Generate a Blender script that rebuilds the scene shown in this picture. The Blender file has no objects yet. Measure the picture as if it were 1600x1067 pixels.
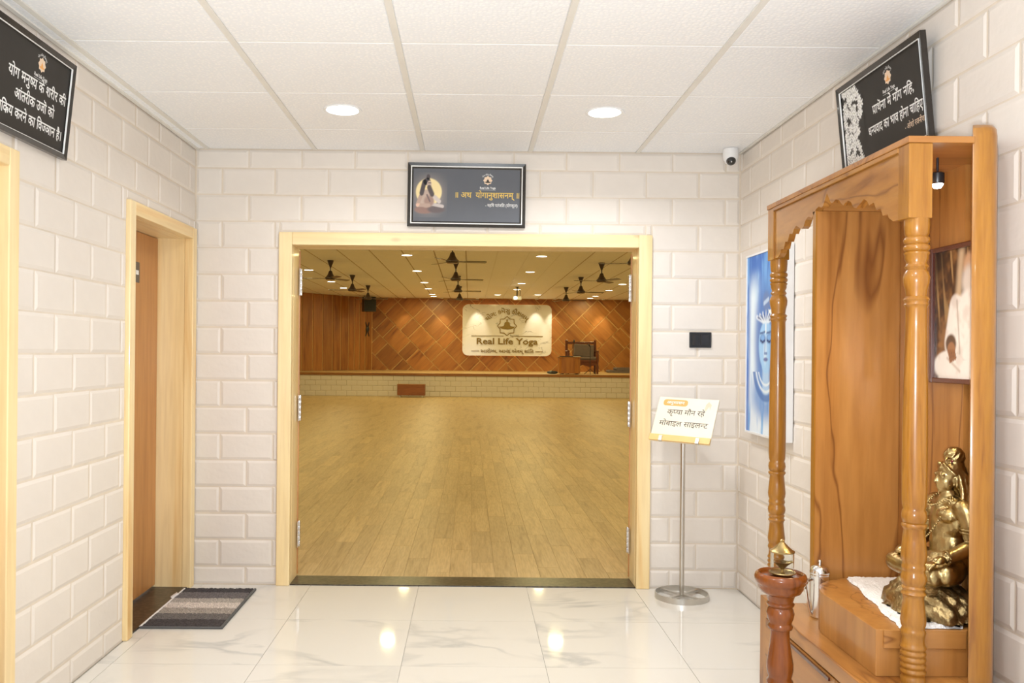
import bpy, bmesh, math, random
import numpy as np
from mathutils import Vector, Matrix, Euler
PI = math.pi
SC = bpy.context.scene
COL = SC.collection
random.seed(11)

# ---------------------------------------------------------------- camera, world, exposure
F, CX, CY, CAMZ, ROLL = 1320.0, 734.0, 552.0, 1.30, 0.0092
cd = bpy.data.cameras.new('camera')
cam = bpy.data.objects.new('camera', cd)
COL.objects.link(cam)
cd.sensor_width = 36.0
cd.lens = F * 36.0 / 1600.0
cd.shift_x = (800 - CX) / 1600.0
cd.shift_y = (CY - 533.5) / 1600.0
cd.clip_start, cd.clip_end = 0.05, 200
cam.matrix_world = Matrix.Translation((0, 0, CAMZ)) @ Matrix.Rotation(PI / 2, 4, 'X') @ Matrix.Rotation(ROLL, 4, 'Z')
SC.camera = cam
vs = SC.view_settings
vs.view_transform = 'Standard'
vs.look = 'None'
vs.gamma = 1.0
vs.use_curve_mapping = False
vs.exposure = 0.12
wd = bpy.data.worlds.new('world')
SC.world = wd
wd.use_nodes = True
WB = wd.node_tree.nodes['Background']
WB.inputs['Color'].default_value = (0.95, 0.975, 1.0, 1)      # added soft fill, let in by the end left open behind the camera
WB.inputs['Strength'].default_value = 1.1
P_FOYER, P_HALL, P_SPOT = 5.6, 8.3, 30.0
C_FOYER, C_HALL = (0.965, 0.985, 1.0), (1.0, 0.87, 0.40)

# the photographer's flash, bounced off the ceiling from beside the camera
fl_d = bpy.data.lights.new('bounce_flash', 'SPOT')
fl_d.energy, fl_d.color = 215.0, (0.89, 0.95, 1.0)
fl_d.spot_size, fl_d.spot_blend, fl_d.shadow_soft_size = math.radians(125), 0.8, 0.08
fl_o = bpy.data.objects.new('bounce_flash', fl_d)
COL.objects.link(fl_o)
fl_o.location = (0.1, 0.1, 1.25)
fl_o.rotation_euler = (math.radians(180 - 60), 0, 0)

HC = 2.425        # foyer ceiling
HH = 3.20         # hall ceiling
XL, XR, YB = -1.535, 1.50, 4.71
YH = 4.88         # hall side of the front wall
ST_Y, ST_Z, HB_Y = 25.2, 0.69, 29.5
KC, KS = 1.90 / 2.06, 29.5 / 31.6
HXL, HXR = -7.05, 7.0


def px(u, v, Y):
    """photo pixel -> point at depth Y"""
    a, b = u - CX, v - CY
    a, b = a + b * ROLL, b - a * ROLL
    return Vector((a * Y / F, Y, CAMZ - b * Y / F))


# ---------------------------------------------------------------- materials
def lin(c):
    return tuple(((x / 255.0) / 12.92 if x / 255.0 <= 0.04045 else ((x / 255.0 + 0.055) / 1.055) ** 2.4) for x in c)


class NT:
    def __init__(s, name):
        s.m = bpy.data.materials.new(name)
        s.m.use_nodes = True
        s.t = s.m.node_tree
        s.b = s.t.nodes['Principled BSDF']

    def n(s, typ, **kw):
        nd = s.t.nodes.new(typ)
        for k, v in kw.items():
            if k in nd.inputs:
                nd.inputs[k].default_value = v
            else:
                setattr(nd, k, v)
        return nd

    def l(s, a, b):
        s.t.links.new(a, b)


def plain(name, c, rough=0.5, metal=0.0, var=0.06, vscale=12.0, coat=0.0, bump=0.0, bscale=60.0, spec=0.5):
    k = NT(name)
    tc = k.n('ShaderNodeTexCoord')
    no = k.n('ShaderNodeTexNoise', Scale=vscale, Detail=3.0)
    k.l(tc.outputs['Object'], no.inputs['Vector'])
    rp = k.n('ShaderNodeValToRGB')
    rp.color_ramp.elements[0].position = 0.3
    rp.color_ramp.elements[1].position = 0.7
    rp.color_ramp.elements[0].color = tuple(x * (1 - var) for x in c) + (1,)
    rp.color_ramp.elements[1].color = tuple(min(1, x * (1 + var)) for x in c) + (1,)
    k.l(no.outputs['Fac'], rp.inputs['Fac'])
    k.l(rp.outputs['Color'], k.b.inputs['Base Color'])
    k.b.inputs['Roughness'].default_value = rough
    k.b.inputs['Metallic'].default_value = metal
    k.b.inputs['Coat Weight'].default_value = coat
    k.b.inputs['Coat Roughness'].default_value = 0.06
    k.b.inputs['Specular IOR Level'].default_value = spec
    if bump:
        n2 = k.n('ShaderNodeTexNoise', Scale=bscale, Detail=4.0)
        k.l(tc.outputs['Object'], n2.inputs['Vector'])
        bp = k.n('ShaderNodeBump', Strength=bump, Distance=0.01)
        k.l(n2.outputs['Fac'], bp.inputs['Height'])
        k.l(bp.outputs['Normal'], k.b.inputs['Normal'])
    return k.m


def wood(name, light, mid, dark, rough=0.35, stretch=(9, 9, 0.9), coat=0.0, knots=0.0, rand=True, scale=1.0, fine=0.5, vary=0.0, spec=0.5, veins=0.0):
    k = NT(name)
    tc = k.n('ShaderNodeTexCoord')
    src = tc.outputs['Object']
    oi = k.n('ShaderNodeObjectInfo')
    if rand:
        ml = k.n('ShaderNodeVectorMath', operation='SCALE')
        ml.inputs[0].default_value = (31.0, 17.0, 23.0)
        k.l(oi.outputs['Random'], ml.inputs['Scale'])
        ad = k.n('ShaderNodeVectorMath', operation='ADD')
        k.l(src, ad.inputs[0])
        k.l(ml.outputs[0], ad.inputs[1])
        src = ad.outputs[0]
    mp = k.n('ShaderNodeMapping')
    mp.inputs['Scale'].default_value = tuple(x * scale for x in stretch)
    k.l(src, mp.inputs['Vector'])
    n1 = k.n('ShaderNodeTexNoise', Scale=1.0, Detail=5.0, Distortion=0.9)
    k.l(mp.outputs[0], n1.inputs['Vector'])
    rp = k.n('ShaderNodeValToRGB')
    e = rp.color_ramp.elements
    e[0].position, e[0].color = 0.30, tuple(dark) + (1,)
    e[1].position, e[1].color = 0.66, tuple(light) + (1,)
    x = e.new(0.43)
    x.color = tuple(mid) + (1,)
    k.l(n1.outputs['Fac'], rp.inputs['Fac'])
    n2 = k.n('ShaderNodeTexNoise', Scale=6.0, Detail=3.0)
    k.l(mp.outputs[0], n2.inputs['Vector'])
    r2 = k.n('ShaderNodeValToRGB')
    r2.color_ramp.elements[0].position = 0.35
    r2.color_ramp.elements[1].position = 0.6
    g = 1 - 0.35 * fine
    r2.color_ramp.elements[0].color = (g, g * 0.97, g * 0.94, 1)
    r2.color_ramp.elements[1].color = (1, 1, 1, 1)
    k.l(n2.outputs['Fac'], r2.inputs['Fac'])
    mx = k.n('ShaderNodeMix', data_type='RGBA', blend_type='MULTIPLY')
    mx.inputs[0].default_value = 1.0
    k.l(rp.outputs['Color'], mx.inputs[6])
    k.l(r2.outputs['Color'], mx.inputs[7])
    out = mx.outputs[2]
    if knots:
        m2 = k.n('ShaderNodeMapping')
        m2.inputs['Scale'].default_value = tuple(max(1.2, s * 0.35) * 1.5 for s in stretch)
        k.l(src, m2.inputs['Vector'])
        vo = k.n('ShaderNodeTexVoronoi', Scale=1.0)
        k.l(m2.outputs[0], vo.inputs['Vector'])
        r3 = k.n('ShaderNodeValToRGB')
        r3.color_ramp.elements[0].position = 0.035
        r3.color_ramp.elements[1].position = 0.09
        r3.color_ramp.elements[0].color = (1 - knots, 1 - knots * 1.15, 1 - knots * 1.2, 1)
        r3.color_ramp.elements[1].color = (1, 1, 1, 1)
        k.l(vo.outputs['Distance'], r3.inputs['Fac'])
        m3 = k.n('ShaderNodeMix', data_type='RGBA', blend_type='MULTIPLY')
        m3.inputs[0].default_value = 1.0
        k.l(out, m3.inputs[6])
        k.l(r3.outputs['Color'], m3.inputs[7])
        out = m3.outputs[2]
    if veins:
        m4 = k.n('ShaderNodeMapping')
        m4.inputs['Scale'].default_value = tuple(s * 0.55 for s in stretch)
        k.l(src, m4.inputs['Vector'])
        n4 = k.n('ShaderNodeTexNoise', Scale=1.0, Detail=3.0, Distortion=1.6)
        k.l(m4.outputs[0], n4.inputs['Vector'])
        s4 = k.n('ShaderNodeMath', operation='SUBTRACT')
        s4.inputs[1].default_value = 0.47
        k.l(n4.outputs['Fac'], s4.inputs[0])
        a4 = k.n('ShaderNodeMath', operation='ABSOLUTE')
        k.l(s4.outputs[0], a4.inputs[0])
        r4 = k.n('ShaderNodeValToRGB')
        r4.color_ramp.elements[0].position, r4.color_ramp.elements[1].position = 0.0, 0.022
        r4.color_ramp.elements[0].color = (1 - veins, 1 - veins * 1.2, 1 - veins * 1.3, 1)
        r4.color_ramp.elements[1].color = (1, 1, 1, 1)
        k.l(a4.outputs[0], r4.inputs['Fac'])
        m5 = k.n('ShaderNodeMix', data_type='RGBA', blend_type='MULTIPLY')
        m5.inputs[0].default_value = 1.0
        k.l(out, m5.inputs[6])
        k.l(r4.outputs['Color'], m5.inputs[7])
        out = m5.outputs[2]
    if vary:
        mr = k.n('ShaderNodeMapRange')
        mr.inputs['To Min'].default_value = 1 - vary
        mr.inputs['To Max'].default_value = 1 + vary
        k.l(oi.outputs['Random'], mr.inputs['Value'])
        sc = k.n('ShaderNodeVectorMath', operation='SCALE')
        k.l(out, sc.inputs[0])
        k.l(mr.outputs[0], sc.inputs['Scale'])
        out = sc.outputs[0]
    k.l(out, k.b.inputs['Base Color'])
    k.b.inputs['Roughness'].default_value = rough
    k.b.inputs['Coat Weight'].default_value = coat
    k.b.inputs['Coat Roughness'].default_value = 0.05
    k.b.inputs['Specular IOR Level'].default_value = spec
    return k.m


def marble(name, base, vein, rough=0.06, scale=1.4, vein_w=0.035, rand=True, strength=1.0):
    k = NT(name)
    tc = k.n('ShaderNodeTexCoord')
    src = tc.outputs['Object']
    if rand:
        oi = k.n('ShaderNodeObjectInfo')
        ml = k.n('ShaderNodeVectorMath', operation='SCALE')
        ml.inputs[0].default_value = (13.0, 29.0, 7.0)
        k.l(oi.outputs['Random'], ml.inputs['Scale'])
        ad = k.n('ShaderNodeVectorMath', operation='ADD')
        k.l(src, ad.inputs[0])
        k.l(ml.outputs[0], ad.inputs[1])
        src = ad.outputs[0]
    rot = k.n('ShaderNodeMapping')
    rot.inputs['Rotation'].default_value = (0.2, 0.3, 0.6)
    rot.inputs['Scale'].default_value = (1.0, 2.1, 1.3)
    k.l(src, rot.inputs['Vector'])
    n1 = k.n('ShaderNodeTexNoise', Scale=scale, Detail=5.0, Distortion=0.6)
    k.l(rot.outputs[0], n1.inputs['Vector'])
    s1 = k.n('ShaderNodeMath', operation='SUBTRACT')
    s1.inputs[1].default_value = 0.5
    k.l(n1.outputs['Fac'], s1.inputs[0])
    ab = k.n('ShaderNodeMath', operation='ABSOLUTE')
    k.l(s1.outputs[0], ab.inputs[0])
    rp = k.n('ShaderNodeValToRGB')
    e = rp.color_ramp.elements
    e[0].position, e[0].color = 0.0, (1, 1, 1, 1)
    e[1].position, e[1].color = vein_w, (0, 0, 0, 1)
    k.l(ab.outputs[0], rp.inputs['Fac'])
    n2 = k.n('ShaderNodeTexNoise', Scale=scale * 1.3, Detail=2.0)
    k.l(src, n2.inputs['Vector'])
    r2 = k.n('ShaderNodeValToRGB')
    r2.color_ramp.elements[0].position = 0.47
    r2.color_ramp.elements[1].position = 0.68
    k.l(n2.outputs['Fac'], r2.inputs['Fac'])
    mu = k.n('ShaderNodeMath', operation='MULTIPLY')
    k.l(rp.outputs['Color'], mu.inputs[0])
    k.l(r2.outputs['Color'], mu.inputs[1])
    m0 = k.n('ShaderNodeMath', operation='MULTIPLY')
    m0.inputs[1].default_value = strength
    k.l(mu.outputs[0], m0.inputs[0])
    mx = k.n('ShaderNodeMix', data_type='RGBA')
    mx.inputs[6].default_value = tuple(base) + (1,)
    mx.inputs[7].default_value = tuple(vein) + (1,)
    k.l(m0.outputs[0], mx.inputs[0])
    k.l(mx.outputs[2], k.b.inputs['Base Color'])
    k.b.inputs['Roughness'].default_value = rough
    return k.m


def ceiling_tile_mat(name, c, dots):
    k = NT(name)
    tc = k.n('ShaderNodeTexCoord')
    oi = k.n('ShaderNodeObjectInfo')
    ad = k.n('ShaderNodeVectorMath', operation='ADD')
    k.l(tc.outputs['Object'], ad.inputs[0])
    k.l(oi.outputs['Location'], ad.inputs[1])
    vo = k.n('ShaderNodeTexVoronoi', Scale=dots, Randomness=0.75)
    k.l(ad.outputs[0], vo.inputs['Vector'])
    rp = k.n('ShaderNodeValToRGB')
    rp.color_ramp.elements[0].position = 0.26
    rp.color_ramp.elements[1].position = 0.38
    rp.color_ramp.elements[0].color = (min(1, c[0] * 1.25), min(1, c[1] * 1.28), min(1, c[2] * 1.32), 1)  # lighter dots: silvery speckle with its glint put into the colour
    rp.color_ramp.elements[1].color = tuple(c) + (1,)
    k.l(vo.outputs['Distance'], rp.inputs['Fac'])
    k.l(rp.outputs['Color'], k.b.inputs['Base Color'])
    k.b.inputs['Roughness'].default_value = 0.55
    bp = k.n('ShaderNodeBump', Strength=0.25, Distance=0.004)
    k.l(vo.outputs['Distance'], bp.inputs['Height'])
    k.l(bp.outputs['Normal'], k.b.inputs['Normal'])
    return k.m


def granite(name, c1, c2):
    k = NT(name)
    tc = k.n('ShaderNodeTexCoord')
    no = k.n('ShaderNodeTexNoise', Scale=45.0, Detail=5.0)
    k.l(tc.outputs['Object'], no.inputs['Vector'])
    rp = k.n('ShaderNodeValToRGB')
    rp.color_ramp.elements[0].position = 0.44
    rp.color_ramp.elements[1].position = 0.62
    rp.color_ramp.elements[0].color = tuple(c1) + (1,)
    rp.color_ramp.elements[1].color = tuple(c2) + (1,)
    k.l(no.outputs['Fac'], rp.inputs['Fac'])
    k.l(rp.outputs['Color'], k.b.inputs['Base Color'])
    k.b.inputs['Roughness'].default_value = 0.3
    return k.m


def emit(name, c, s):
    k = NT(name)
    k.b.inputs['Base Color'].default_value = (0.8, 0.8, 0.8, 1)
    k.b.inputs['Emission Color'].default_value = tuple(c) + (1,)
    k.b.inputs['Emission Strength'].default_value = s
    return k.m


def glass_mat(name):
    k = NT(name)
    k.b.inputs['Transmission Weight'].default_value = 1.0
    k.b.inputs['Roughness'].default_value = 0.02
    k.b.inputs['IOR'].default_value = 1.12
    k.b.inputs['Base Color'].default_value = (0.96, 0.98, 0.97, 1)
    return k.m


def paint_mat(name, rough=0.5, spec=0.5):
    k = NT(name)
    k.b.inputs['Specular IOR Level'].default_value = spec
    ca = k.n('ShaderNodeVertexColor', layer_name='Col')
    k.l(ca.outputs['Color'], k.b.inputs['Base Color'])
    k.b.inputs['Roughness'].default_value = rough
    return k.m


def mat_pile(name):
    """striped door mat: bands across, loop pile bump"""
    k = NT(name)
    tc = k.n('ShaderNodeTexCoord')
    sp = k.n('ShaderNodeSeparateXYZ')
    k.l(tc.outputs['Object'], sp.inputs[0])
    mr = k.n('ShaderNodeMapRange')
    mr.inputs['From Min'].default_value = 0.0
    mr.inputs['From Max'].default_value = 0.64
    k.l(sp.outputs['Y'], mr.inputs['Value'])
    rp = k.n('ShaderNodeValToRGB')
    rp.color_ramp.interpolation = 'CONSTANT'
    cols = [(0, (66, 60, 60)), (0.15, (104, 98, 95)), (0.29, (158, 148, 138)), (0.43, (204, 192, 182)), (0.575, (168, 160, 150)), (0.69, (106, 100, 100)), (0.86, (64, 60, 62))]
    e = rp.color_ramp.elements
    e[0].position, e[0].color = 0.0, lin(cols[0][1]) + (1,)
    e[1].position, e[1].color = cols[1][0], lin(cols[1][1]) + (1,)
    for p, c in cols[2:]:
        x = e.new(p)
        x.color = lin(c) + (1,)
    k.l(mr.outputs[0], rp.inputs['Fac'])
    no = k.n('ShaderNodeTexNoise', Scale=190.0, Detail=2.0)
    k.l(tc.outputs['Object'], no.inputs['Vector'])
    r2 = k.n('ShaderNodeValToRGB')
    r2.color_ramp.elements[0].position, r2.color_ramp.elements[1].position = 0.3, 0.7
    r2.color_ramp.elements[0].color = (0.45, 0.45, 0.45, 1)
    r2.color_ramp.elements[1].color = (1.3, 1.3, 1.3, 1)
    k.l(no.outputs['Fac'], r2.inputs['Fac'])
    mx = k.n('ShaderNodeMix', data_type='RGBA', blend_type='MULTIPLY')
    mx.inputs[0].default_value = 1.0
    k.l(rp.outputs['Color'], mx.inputs[6])
    k.l(r2.outputs['Color'], mx.inputs[7])
    k.l(mx.outputs[2], k.b.inputs['Base Color'])
    k.b.inputs['Roughness'].default_value = 0.95
    return k.m


MT = dict(
    brick=plain('painted_block', (0.775, 0.712, 0.645), 0.55, var=0.03, vscale=5.0, bump=0.12, bscale=30),
    mortar=plain('block_joint', (0.72, 0.63, 0.52), 0.7, var=0.05),
    plaster=plain('cream_plaster', (0.80, 0.75, 0.69), 0.7),
    tile=ceiling_tile_mat('ceiling_tile', (0.91, 0.925, 0.95), 62.0),
    tbar=plain('ceiling_grid_metal', (0.80, 0.775, 0.72), 0.45, var=0.02),
    floor=marble('polished_marble_tile', (0.73, 0.70, 0.645), (0.48, 0.475, 0.46), 0.05, 1.3, 0.05, strength=0.8),
    grout=plain('floor_grout', (0.52, 0.49, 0.44), 0.7),
    pine=wood('varnished_pine', (0.92, 0.75, 0.44), (0.89, 0.68, 0.35), (0.80, 0.50, 0.19), 0.35, (7, 7, 0.45), coat=0.1, knots=0.55, fine=0.25),
    pine_y=wood('varnished_pine_cross', (0.92, 0.75, 0.44), (0.89, 0.68, 0.35), (0.80, 0.50, 0.19), 0.35, (7, 0.45, 7), coat=0.1, knots=0.5, fine=0.25),
    pine_x=wood('varnished_pine_wide', (0.92, 0.75, 0.44), (0.89, 0.68, 0.35), (0.80, 0.50, 0.19), 0.35, (0.45, 7, 7), coat=0.1, knots=0.5, fine=0.25),
    doorwood=wood('laminate_door_wood', (0.56, 0.265, 0.085), (0.50, 0.225, 0.065), (0.40, 0.165, 0.042), 0.35, (8, 8, 0.7), fine=0.3),
    teak=wood('laminate_teak', (0.44, 0.20, 0.052), (0.385, 0.162, 0.038), (0.26, 0.095, 0.018), 0.3, (7, 7, 0.75), fine=0.35, coat=0.1, veins=0.5),
    teak_y=wood('laminate_teak_lengthwise', (0.44, 0.20, 0.052), (0.385, 0.162, 0.038), (0.26, 0.095, 0.018), 0.3, (7, 0.75, 7), fine=0.35, coat=0.1, veins=0.45),
    teak_x=wood('laminate_teak_across', (0.44, 0.20, 0.052), (0.385, 0.162, 0.038), (0.26, 0.095, 0.018), 0.3, (0.75, 7, 7), fine=0.35, coat=0.1, veins=0.45),
    lac=wood('lacquered_turned_teak', (0.37, 0.16, 0.022), (0.32, 0.13, 0.015), (0.21, 0.07, 0.007), 0.28, (26, 26, 2.0), coat=0.4, fine=0.35, spec=0.35),
    lac_y=wood('lacquered_teak_beam', (0.42, 0.195, 0.045), (0.36, 0.15, 0.03), (0.21, 0.075, 0.012), 0.28, (9, 1.6, 9), coat=0.35, fine=0.4, spec=0.35, veins=0.4),
    red=wood('dark_lacquered_wood', (0.21, 0.055, 0.007), (0.17, 0.042, 0.005), (0.09, 0.02, 0.002), 0.25, (22, 22, 2.2), coat=0.4, fine=0.4, spec=0.3),
    granite=granite('dark_granite', (0.018, 0.011, 0.007), (0.065, 0.047, 0.03)),
    steel=plain('brushed_steel', (0.62, 0.60, 0.56), 0.3, 1.0, var=0.05),
    chrome=plain('polished_steel', (0.72, 0.70, 0.68), 0.16, 1.0, var=0.03),
    brass=plain('antique_brass', (0.42, 0.305, 0.135), 0.30, 1.0, var=0.3, vscale=22.0, bump=0.15, bscale=70),
    brassdark=plain('rough_cast_brass', (0.35, 0.25, 0.115), 0.42, 1.0, var=0.4, vscale=25.0, bump=0.9, bscale=38),
    black=plain('black_plastic', (0.018, 0.018, 0.02), 0.35),
    blackframe=plain('black_picture_frame', (0.02, 0.016, 0.013), 0.25, coat=0.4),
    white=plain('white_paint', (0.82, 0.82, 0.82), 0.4, var=0.02),
    ink=plain('white_print', (0.86, 0.86, 0.84), 0.5, var=0.01),
    gold=plain('golden_print', (0.80, 0.56, 0.12), 0.45, var=0.03),
    cream=plain('cream_print', (0.86, 0.66, 0.48), 0.5, var=0.02),
    panel_dark=plain('dark_poster_print', (0.033, 0.029, 0.025), 0.5, var=0.05, spec=0.25),
    panel_grey=plain('glare_grey_poster_print', (0.125, 0.132, 0.15), 0.4, var=0.06, vscale=4, spec=0.35),  # grey carries the panel's reflection glare, mixed into the base colour
    glass=glass_mat('clear_glass'),
    fur=plain('white_fleece', (0.86, 0.83, 0.81), 0.95, var=0.04, vscale=60, bump=0.8, bscale=120),
    petal=plain('dried_rose_petal', (0.20, 0.012, 0.022), 0.6, var=0.3, vscale=80),
    reddark=plain('dark_red_frame', (0.085, 0.020, 0.010), 0.25, coat=0.5),
    pile=mat_pile('striped_mat_pile'),
    binding=plain('grey_mat_binding', (0.10, 0.10, 0.10), 0.8),
    cotton=plain('white_cotton_tag', (0.80, 0.76, 0.72), 0.9),
    plank=wood('vinyl_plank', (0.56, 0.40, 0.20), (0.50, 0.345, 0.16), (0.40, 0.265, 0.115), 0.42, (16, 1.3, 16), fine=0.5, vary=0.10),
    hallwood=wood('hall_wall_veneer', (0.40, 0.165, 0.037), (0.335, 0.125, 0.026), (0.22, 0.072, 0.013), 0.4, (5, 5, 0.5), fine=0.4, vary=0.14),
    halldiag=wood('hall_diagonal_veneer', (0.42, 0.175, 0.04), (0.345, 0.13, 0.027), (0.215, 0.07, 0.013), 0.4, (6, 6, 0.55), fine=0.4, vary=0.16),
    tbar_hall=plain('hall_ceiling_grid', (0.42, 0.34, 0.26), 0.5),
    stagejoint=plain('stage_block_joint', (0.40, 0.32, 0.22), 0.7),
    brassline=plain('pale_inlay_strip', (0.66, 0.42, 0.17), 0.4, var=0.05),
    stagefloor=wood('stage_floor_board', (0.60, 0.41, 0.20), (0.54, 0.36, 0.17), (0.45, 0.28, 0.12), 0.4, (0.8, 8, 8), fine=0.3),
    nosing=wood('stage_edge_wood', (0.34, 0.14, 0.03), (0.30, 0.12, 0.025), (0.22, 0.08, 0.015), 0.4, (0.6, 8, 8)),
    fan=plain('dark_brown_enamel', (0.035, 0.014, 0.008), 0.3, coat=0.4),
    signstone=marble('sign_marble', (0.76, 0.735, 0.72), (0.28, 0.26, 0.24), 0.15, 1.6, 0.02, rand=False, strength=1.0),
    signgold=plain('bronze_letter_metal', (0.24, 0.155, 0.035), 0.35, 0.6, var=0.1),
    paint=paint_mat('hand_painted_canvas', 0.55),
    print=paint_mat('glossy_print', 0.3),
    matteprint=paint_mat('matte_poster_print', 0.5, 0.25),
    greyprint=paint_mat('glare_grey_poster_drawing', 0.4, 0.35),
    board=plain('cream_sign_print', (0.88, 0.77, 0.60), 0.45, var=0.05, vscale=5),
    boardedge=plain('golden_sign_edge', (0.83, 0.53, 0.19), 0.4),
    orange=plain('orange_print', (0.85, 0.40, 0.10), 0.45, var=0.03),
    inkdark=plain('dark_print', (0.05, 0.035, 0.02), 0.5, var=0.02),
    cushion=plain('grey_cushion', (0.155, 0.115, 0.10), 0.9),
    matgrey=plain('grey_yoga_mat', (0.16, 0.13, 0.13), 0.8),
    seatwood=plain('red_brown_chair_wood', (0.13, 0.032, 0.008), 0.3, coat=0.3, var=0.15),
    paper=plain('white_paper', (0.8, 0.78, 0.72), 0.7),
    lamp_foyer=emit('lamp_diffuser_foyer', (1.0, 0.95, 0.86), 14.0),
    lamp_hall=emit('lamp_diffuser_hall', (1.0, 0.93, 0.74), 7.0),
    lamp_spot=emit('spot_lens', (1.0, 0.90, 0.68), 12.0),
    lamp_shrine=emit('shrine_spot_lens', (1.0, 0.95, 0.85), 25.0),
    ledstrip=emit('led_backlight', (1.0, 0.50, 0.08), 5.0),
    lens=plain('camera_lens_black', (0.008, 0.008, 0.009), 0.08, coat=0.8),
)


# ---------------------------------------------------------------- mesh helpers
class MB:
    def __init__(s):
        s.v, s.f = [], []

    def add(s, vv, ff):
        o = len(s.v)
        s.v += [tuple(p) for p in vv]
        s.f += [tuple(i + o for i in q) for q in ff]
        return s

    def box(s, x0, x1, y0, y1, z0, z1):
        return s.add([(x0, y0, z0), (x1, y0, z0), (x1, y1, z0), (x0, y1, z0), (x0, y0, z1), (x1, y0, z1), (x1, y1, z1), (x0, y1, z1)],
                     [(0, 3, 2, 1), (4, 5, 6, 7), (0, 1, 5, 4), (1, 2, 6, 5), (2, 3, 7, 6), (3, 0, 4, 7)])

    def lathe(s, prof, seg=24, c=(0, 0, 0), axis='Z', caps=True):
        vv, ff = [], []
        n = len(prof)
        for r, z in prof:
            for k in range(seg):
                a = 2 * PI * k / seg
                p = (r * math.cos(a), r * math.sin(a), z)
                if axis == 'Y':
                    p = (p[0], p[2], p[1])
                elif axis == 'X':
                    p = (p[2], p[0], p[1])
                vv.append((p[0] + c[0], p[1] + c[1], p[2] + c[2]))
        for i in range(n - 1):
            for k in range(seg):
                k2 = (k + 1) % seg
                ff.append((i * seg + k, i * seg + k2, (i + 1) * seg + k2, (i + 1) * seg + k))
        if caps:
            ff.append(tuple(range(seg))[::-1])
            ff.append(tuple((n - 1) * seg + k for k in range(seg)))
        return s.add(vv, ff)

    def tube(s, pts, r, seg=10, closed=False):
        pts = [Vector(p) for p in pts]
        n = len(pts)
        rr = r if isinstance(r, (list, tuple)) else [r] * n
        vv, ff = [], []
        up = Vector((0, 0, 1))
        for i, p in enumerate(pts):
            if closed:
                t = pts[(i + 1) % n] - pts[i - 1]
            else:
                t = pts[min(i + 1, n - 1)] - pts[max(i - 1, 0)]
            t.normalize()
            a = up if abs(t.z) < 0.95 else Vector((1, 0, 0))
            b = t.cross(a).normalized()
            c = b.cross(t).normalized()
            for k in range(seg):
                an = 2 * PI * k / seg
                vv.append(p + (b * math.cos(an) + c * math.sin(an)) * rr[i])
        for i in range(n if closed else n - 1):
            j = (i + 1) % n
            for k in range(seg):
                k2 = (k + 1) % seg
                ff.append((i * seg + k, i * seg + k2, j * seg + k2, j * seg + k))
        if not closed:
            ff.append(tuple(range(seg))[::-1])
            ff.append(tuple((n - 1) * seg + k for k in range(seg)))
        return s.add(vv, ff)

    def prism(s, poly, a, b, axis='Z'):
        """poly 2D ccw; axis Z: (x,y) extruded in z; axis Y: (x,z) along y; axis X: (y,z) along x"""
        def P(p, t):
            return (p[0], p[1], t) if axis == 'Z' else ((p[0], t, p[1]) if axis == 'Y' else (t, p[0], p[1]))
        n = len(poly)
        vv = [P(p, a) for p in poly] + [P(p, b) for p in poly]
        ff = [tuple(range(n))[::-1], tuple(range(n, 2 * n))] + [(i, (i + 1) % n, n + (i + 1) % n, n + i) for i in range(n)]
        return s.add(vv, ff)

    def ball(s, c, r, seg=16, rings=10):
        if not isinstance(r, (tuple, list)):
            r = (r, r, r)
        vv, ff = [], []
        for i in range(rings + 1):
            t = PI * i / rings
            for k in range(seg):
                a = 2 * PI * k / seg
                vv.append((c[0] + r[0] * math.sin(t) * math.cos(a), c[1] + r[1] * math.sin(t) * math.sin(a), c[2] + r[2] * math.cos(t)))
        for i in range(rings):
            for k in range(seg):
                k2 = (k + 1) % seg
                ff.append((i * seg + k, (i + 1) * seg + k, (i + 1) * seg + k2, i * seg + k2))
        return s.add(vv, ff)

    def mesh(s, name, mat, smooth=False, angle=40, weld=False):
        me = bpy.data.meshes.new(name)
        me.from_pydata(s.v, [], s.f)
        bm = bmesh.new()
        bm.from_mesh(me)
        if weld:
            bmesh.ops.remove_doubles(bm, verts=bm.verts, dist=1e-6)
        bmesh.ops.recalc_face_normals(bm, faces=bm.faces)
        bm.to_mesh(me)
        bm.free()
        if smooth:
            for p in me.polygons:
                p.use_smooth = True
            me.set_sharp_from_angle(angle=math.radians(angle))
        me.materials.append(mat)
        return me

    def build(s, name, mat, parent=None, smooth=False, angle=40, bevel=0.0, loc=None, rot=None, weld=False, segs=2):
        o = bpy.data.objects.new(name, s.mesh(name, mat, smooth, angle, weld))
        COL.objects.link(o)
        if parent is not None:
            o.parent = parent
        if loc is not None:
            o.location = loc
        if rot is not None:
            o.rotation_euler = rot
        if bevel:
            md = o.modifiers.new('edge', 'BEVEL')
            md.width = bevel
            md.segments = segs
            md.limit_method = 'ANGLE'
            md.angle_limit = math.radians(40)
        return o


def link(name, me, parent=None, loc=(0, 0, 0), rot=None):
    o = bpy.data.objects.new(name, me)
    COL.objects.link(o)
    if parent is not None:
        o.parent = parent
    o.location = loc
    if rot is not None:
        o.rotation_euler = rot
    return o


def tag(o, label, cat, group=None):
    o['label'] = label
    o['category'] = cat
    if group:
        o['group'] = group
    return o


def thing(name, label, cat, loc=(0, 0, 0), rot=None, group=None):
    o = bpy.data.objects.new(name, None)
    COL.objects.link(o)
    o.location = loc
    o.empty_display_size = 0.05
    if rot is not None:
        o.rotation_euler = rot
    return tag(o, label, cat, group)


def setting(name, loc=(0, 0, 0)):
    o = bpy.data.objects.new(name, None)
    COL.objects.link(o)
    o.location = loc
    o['kind'] = 'structure'
    return o


def struct(o):
    o['kind'] = 'structure'
    return o


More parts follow.
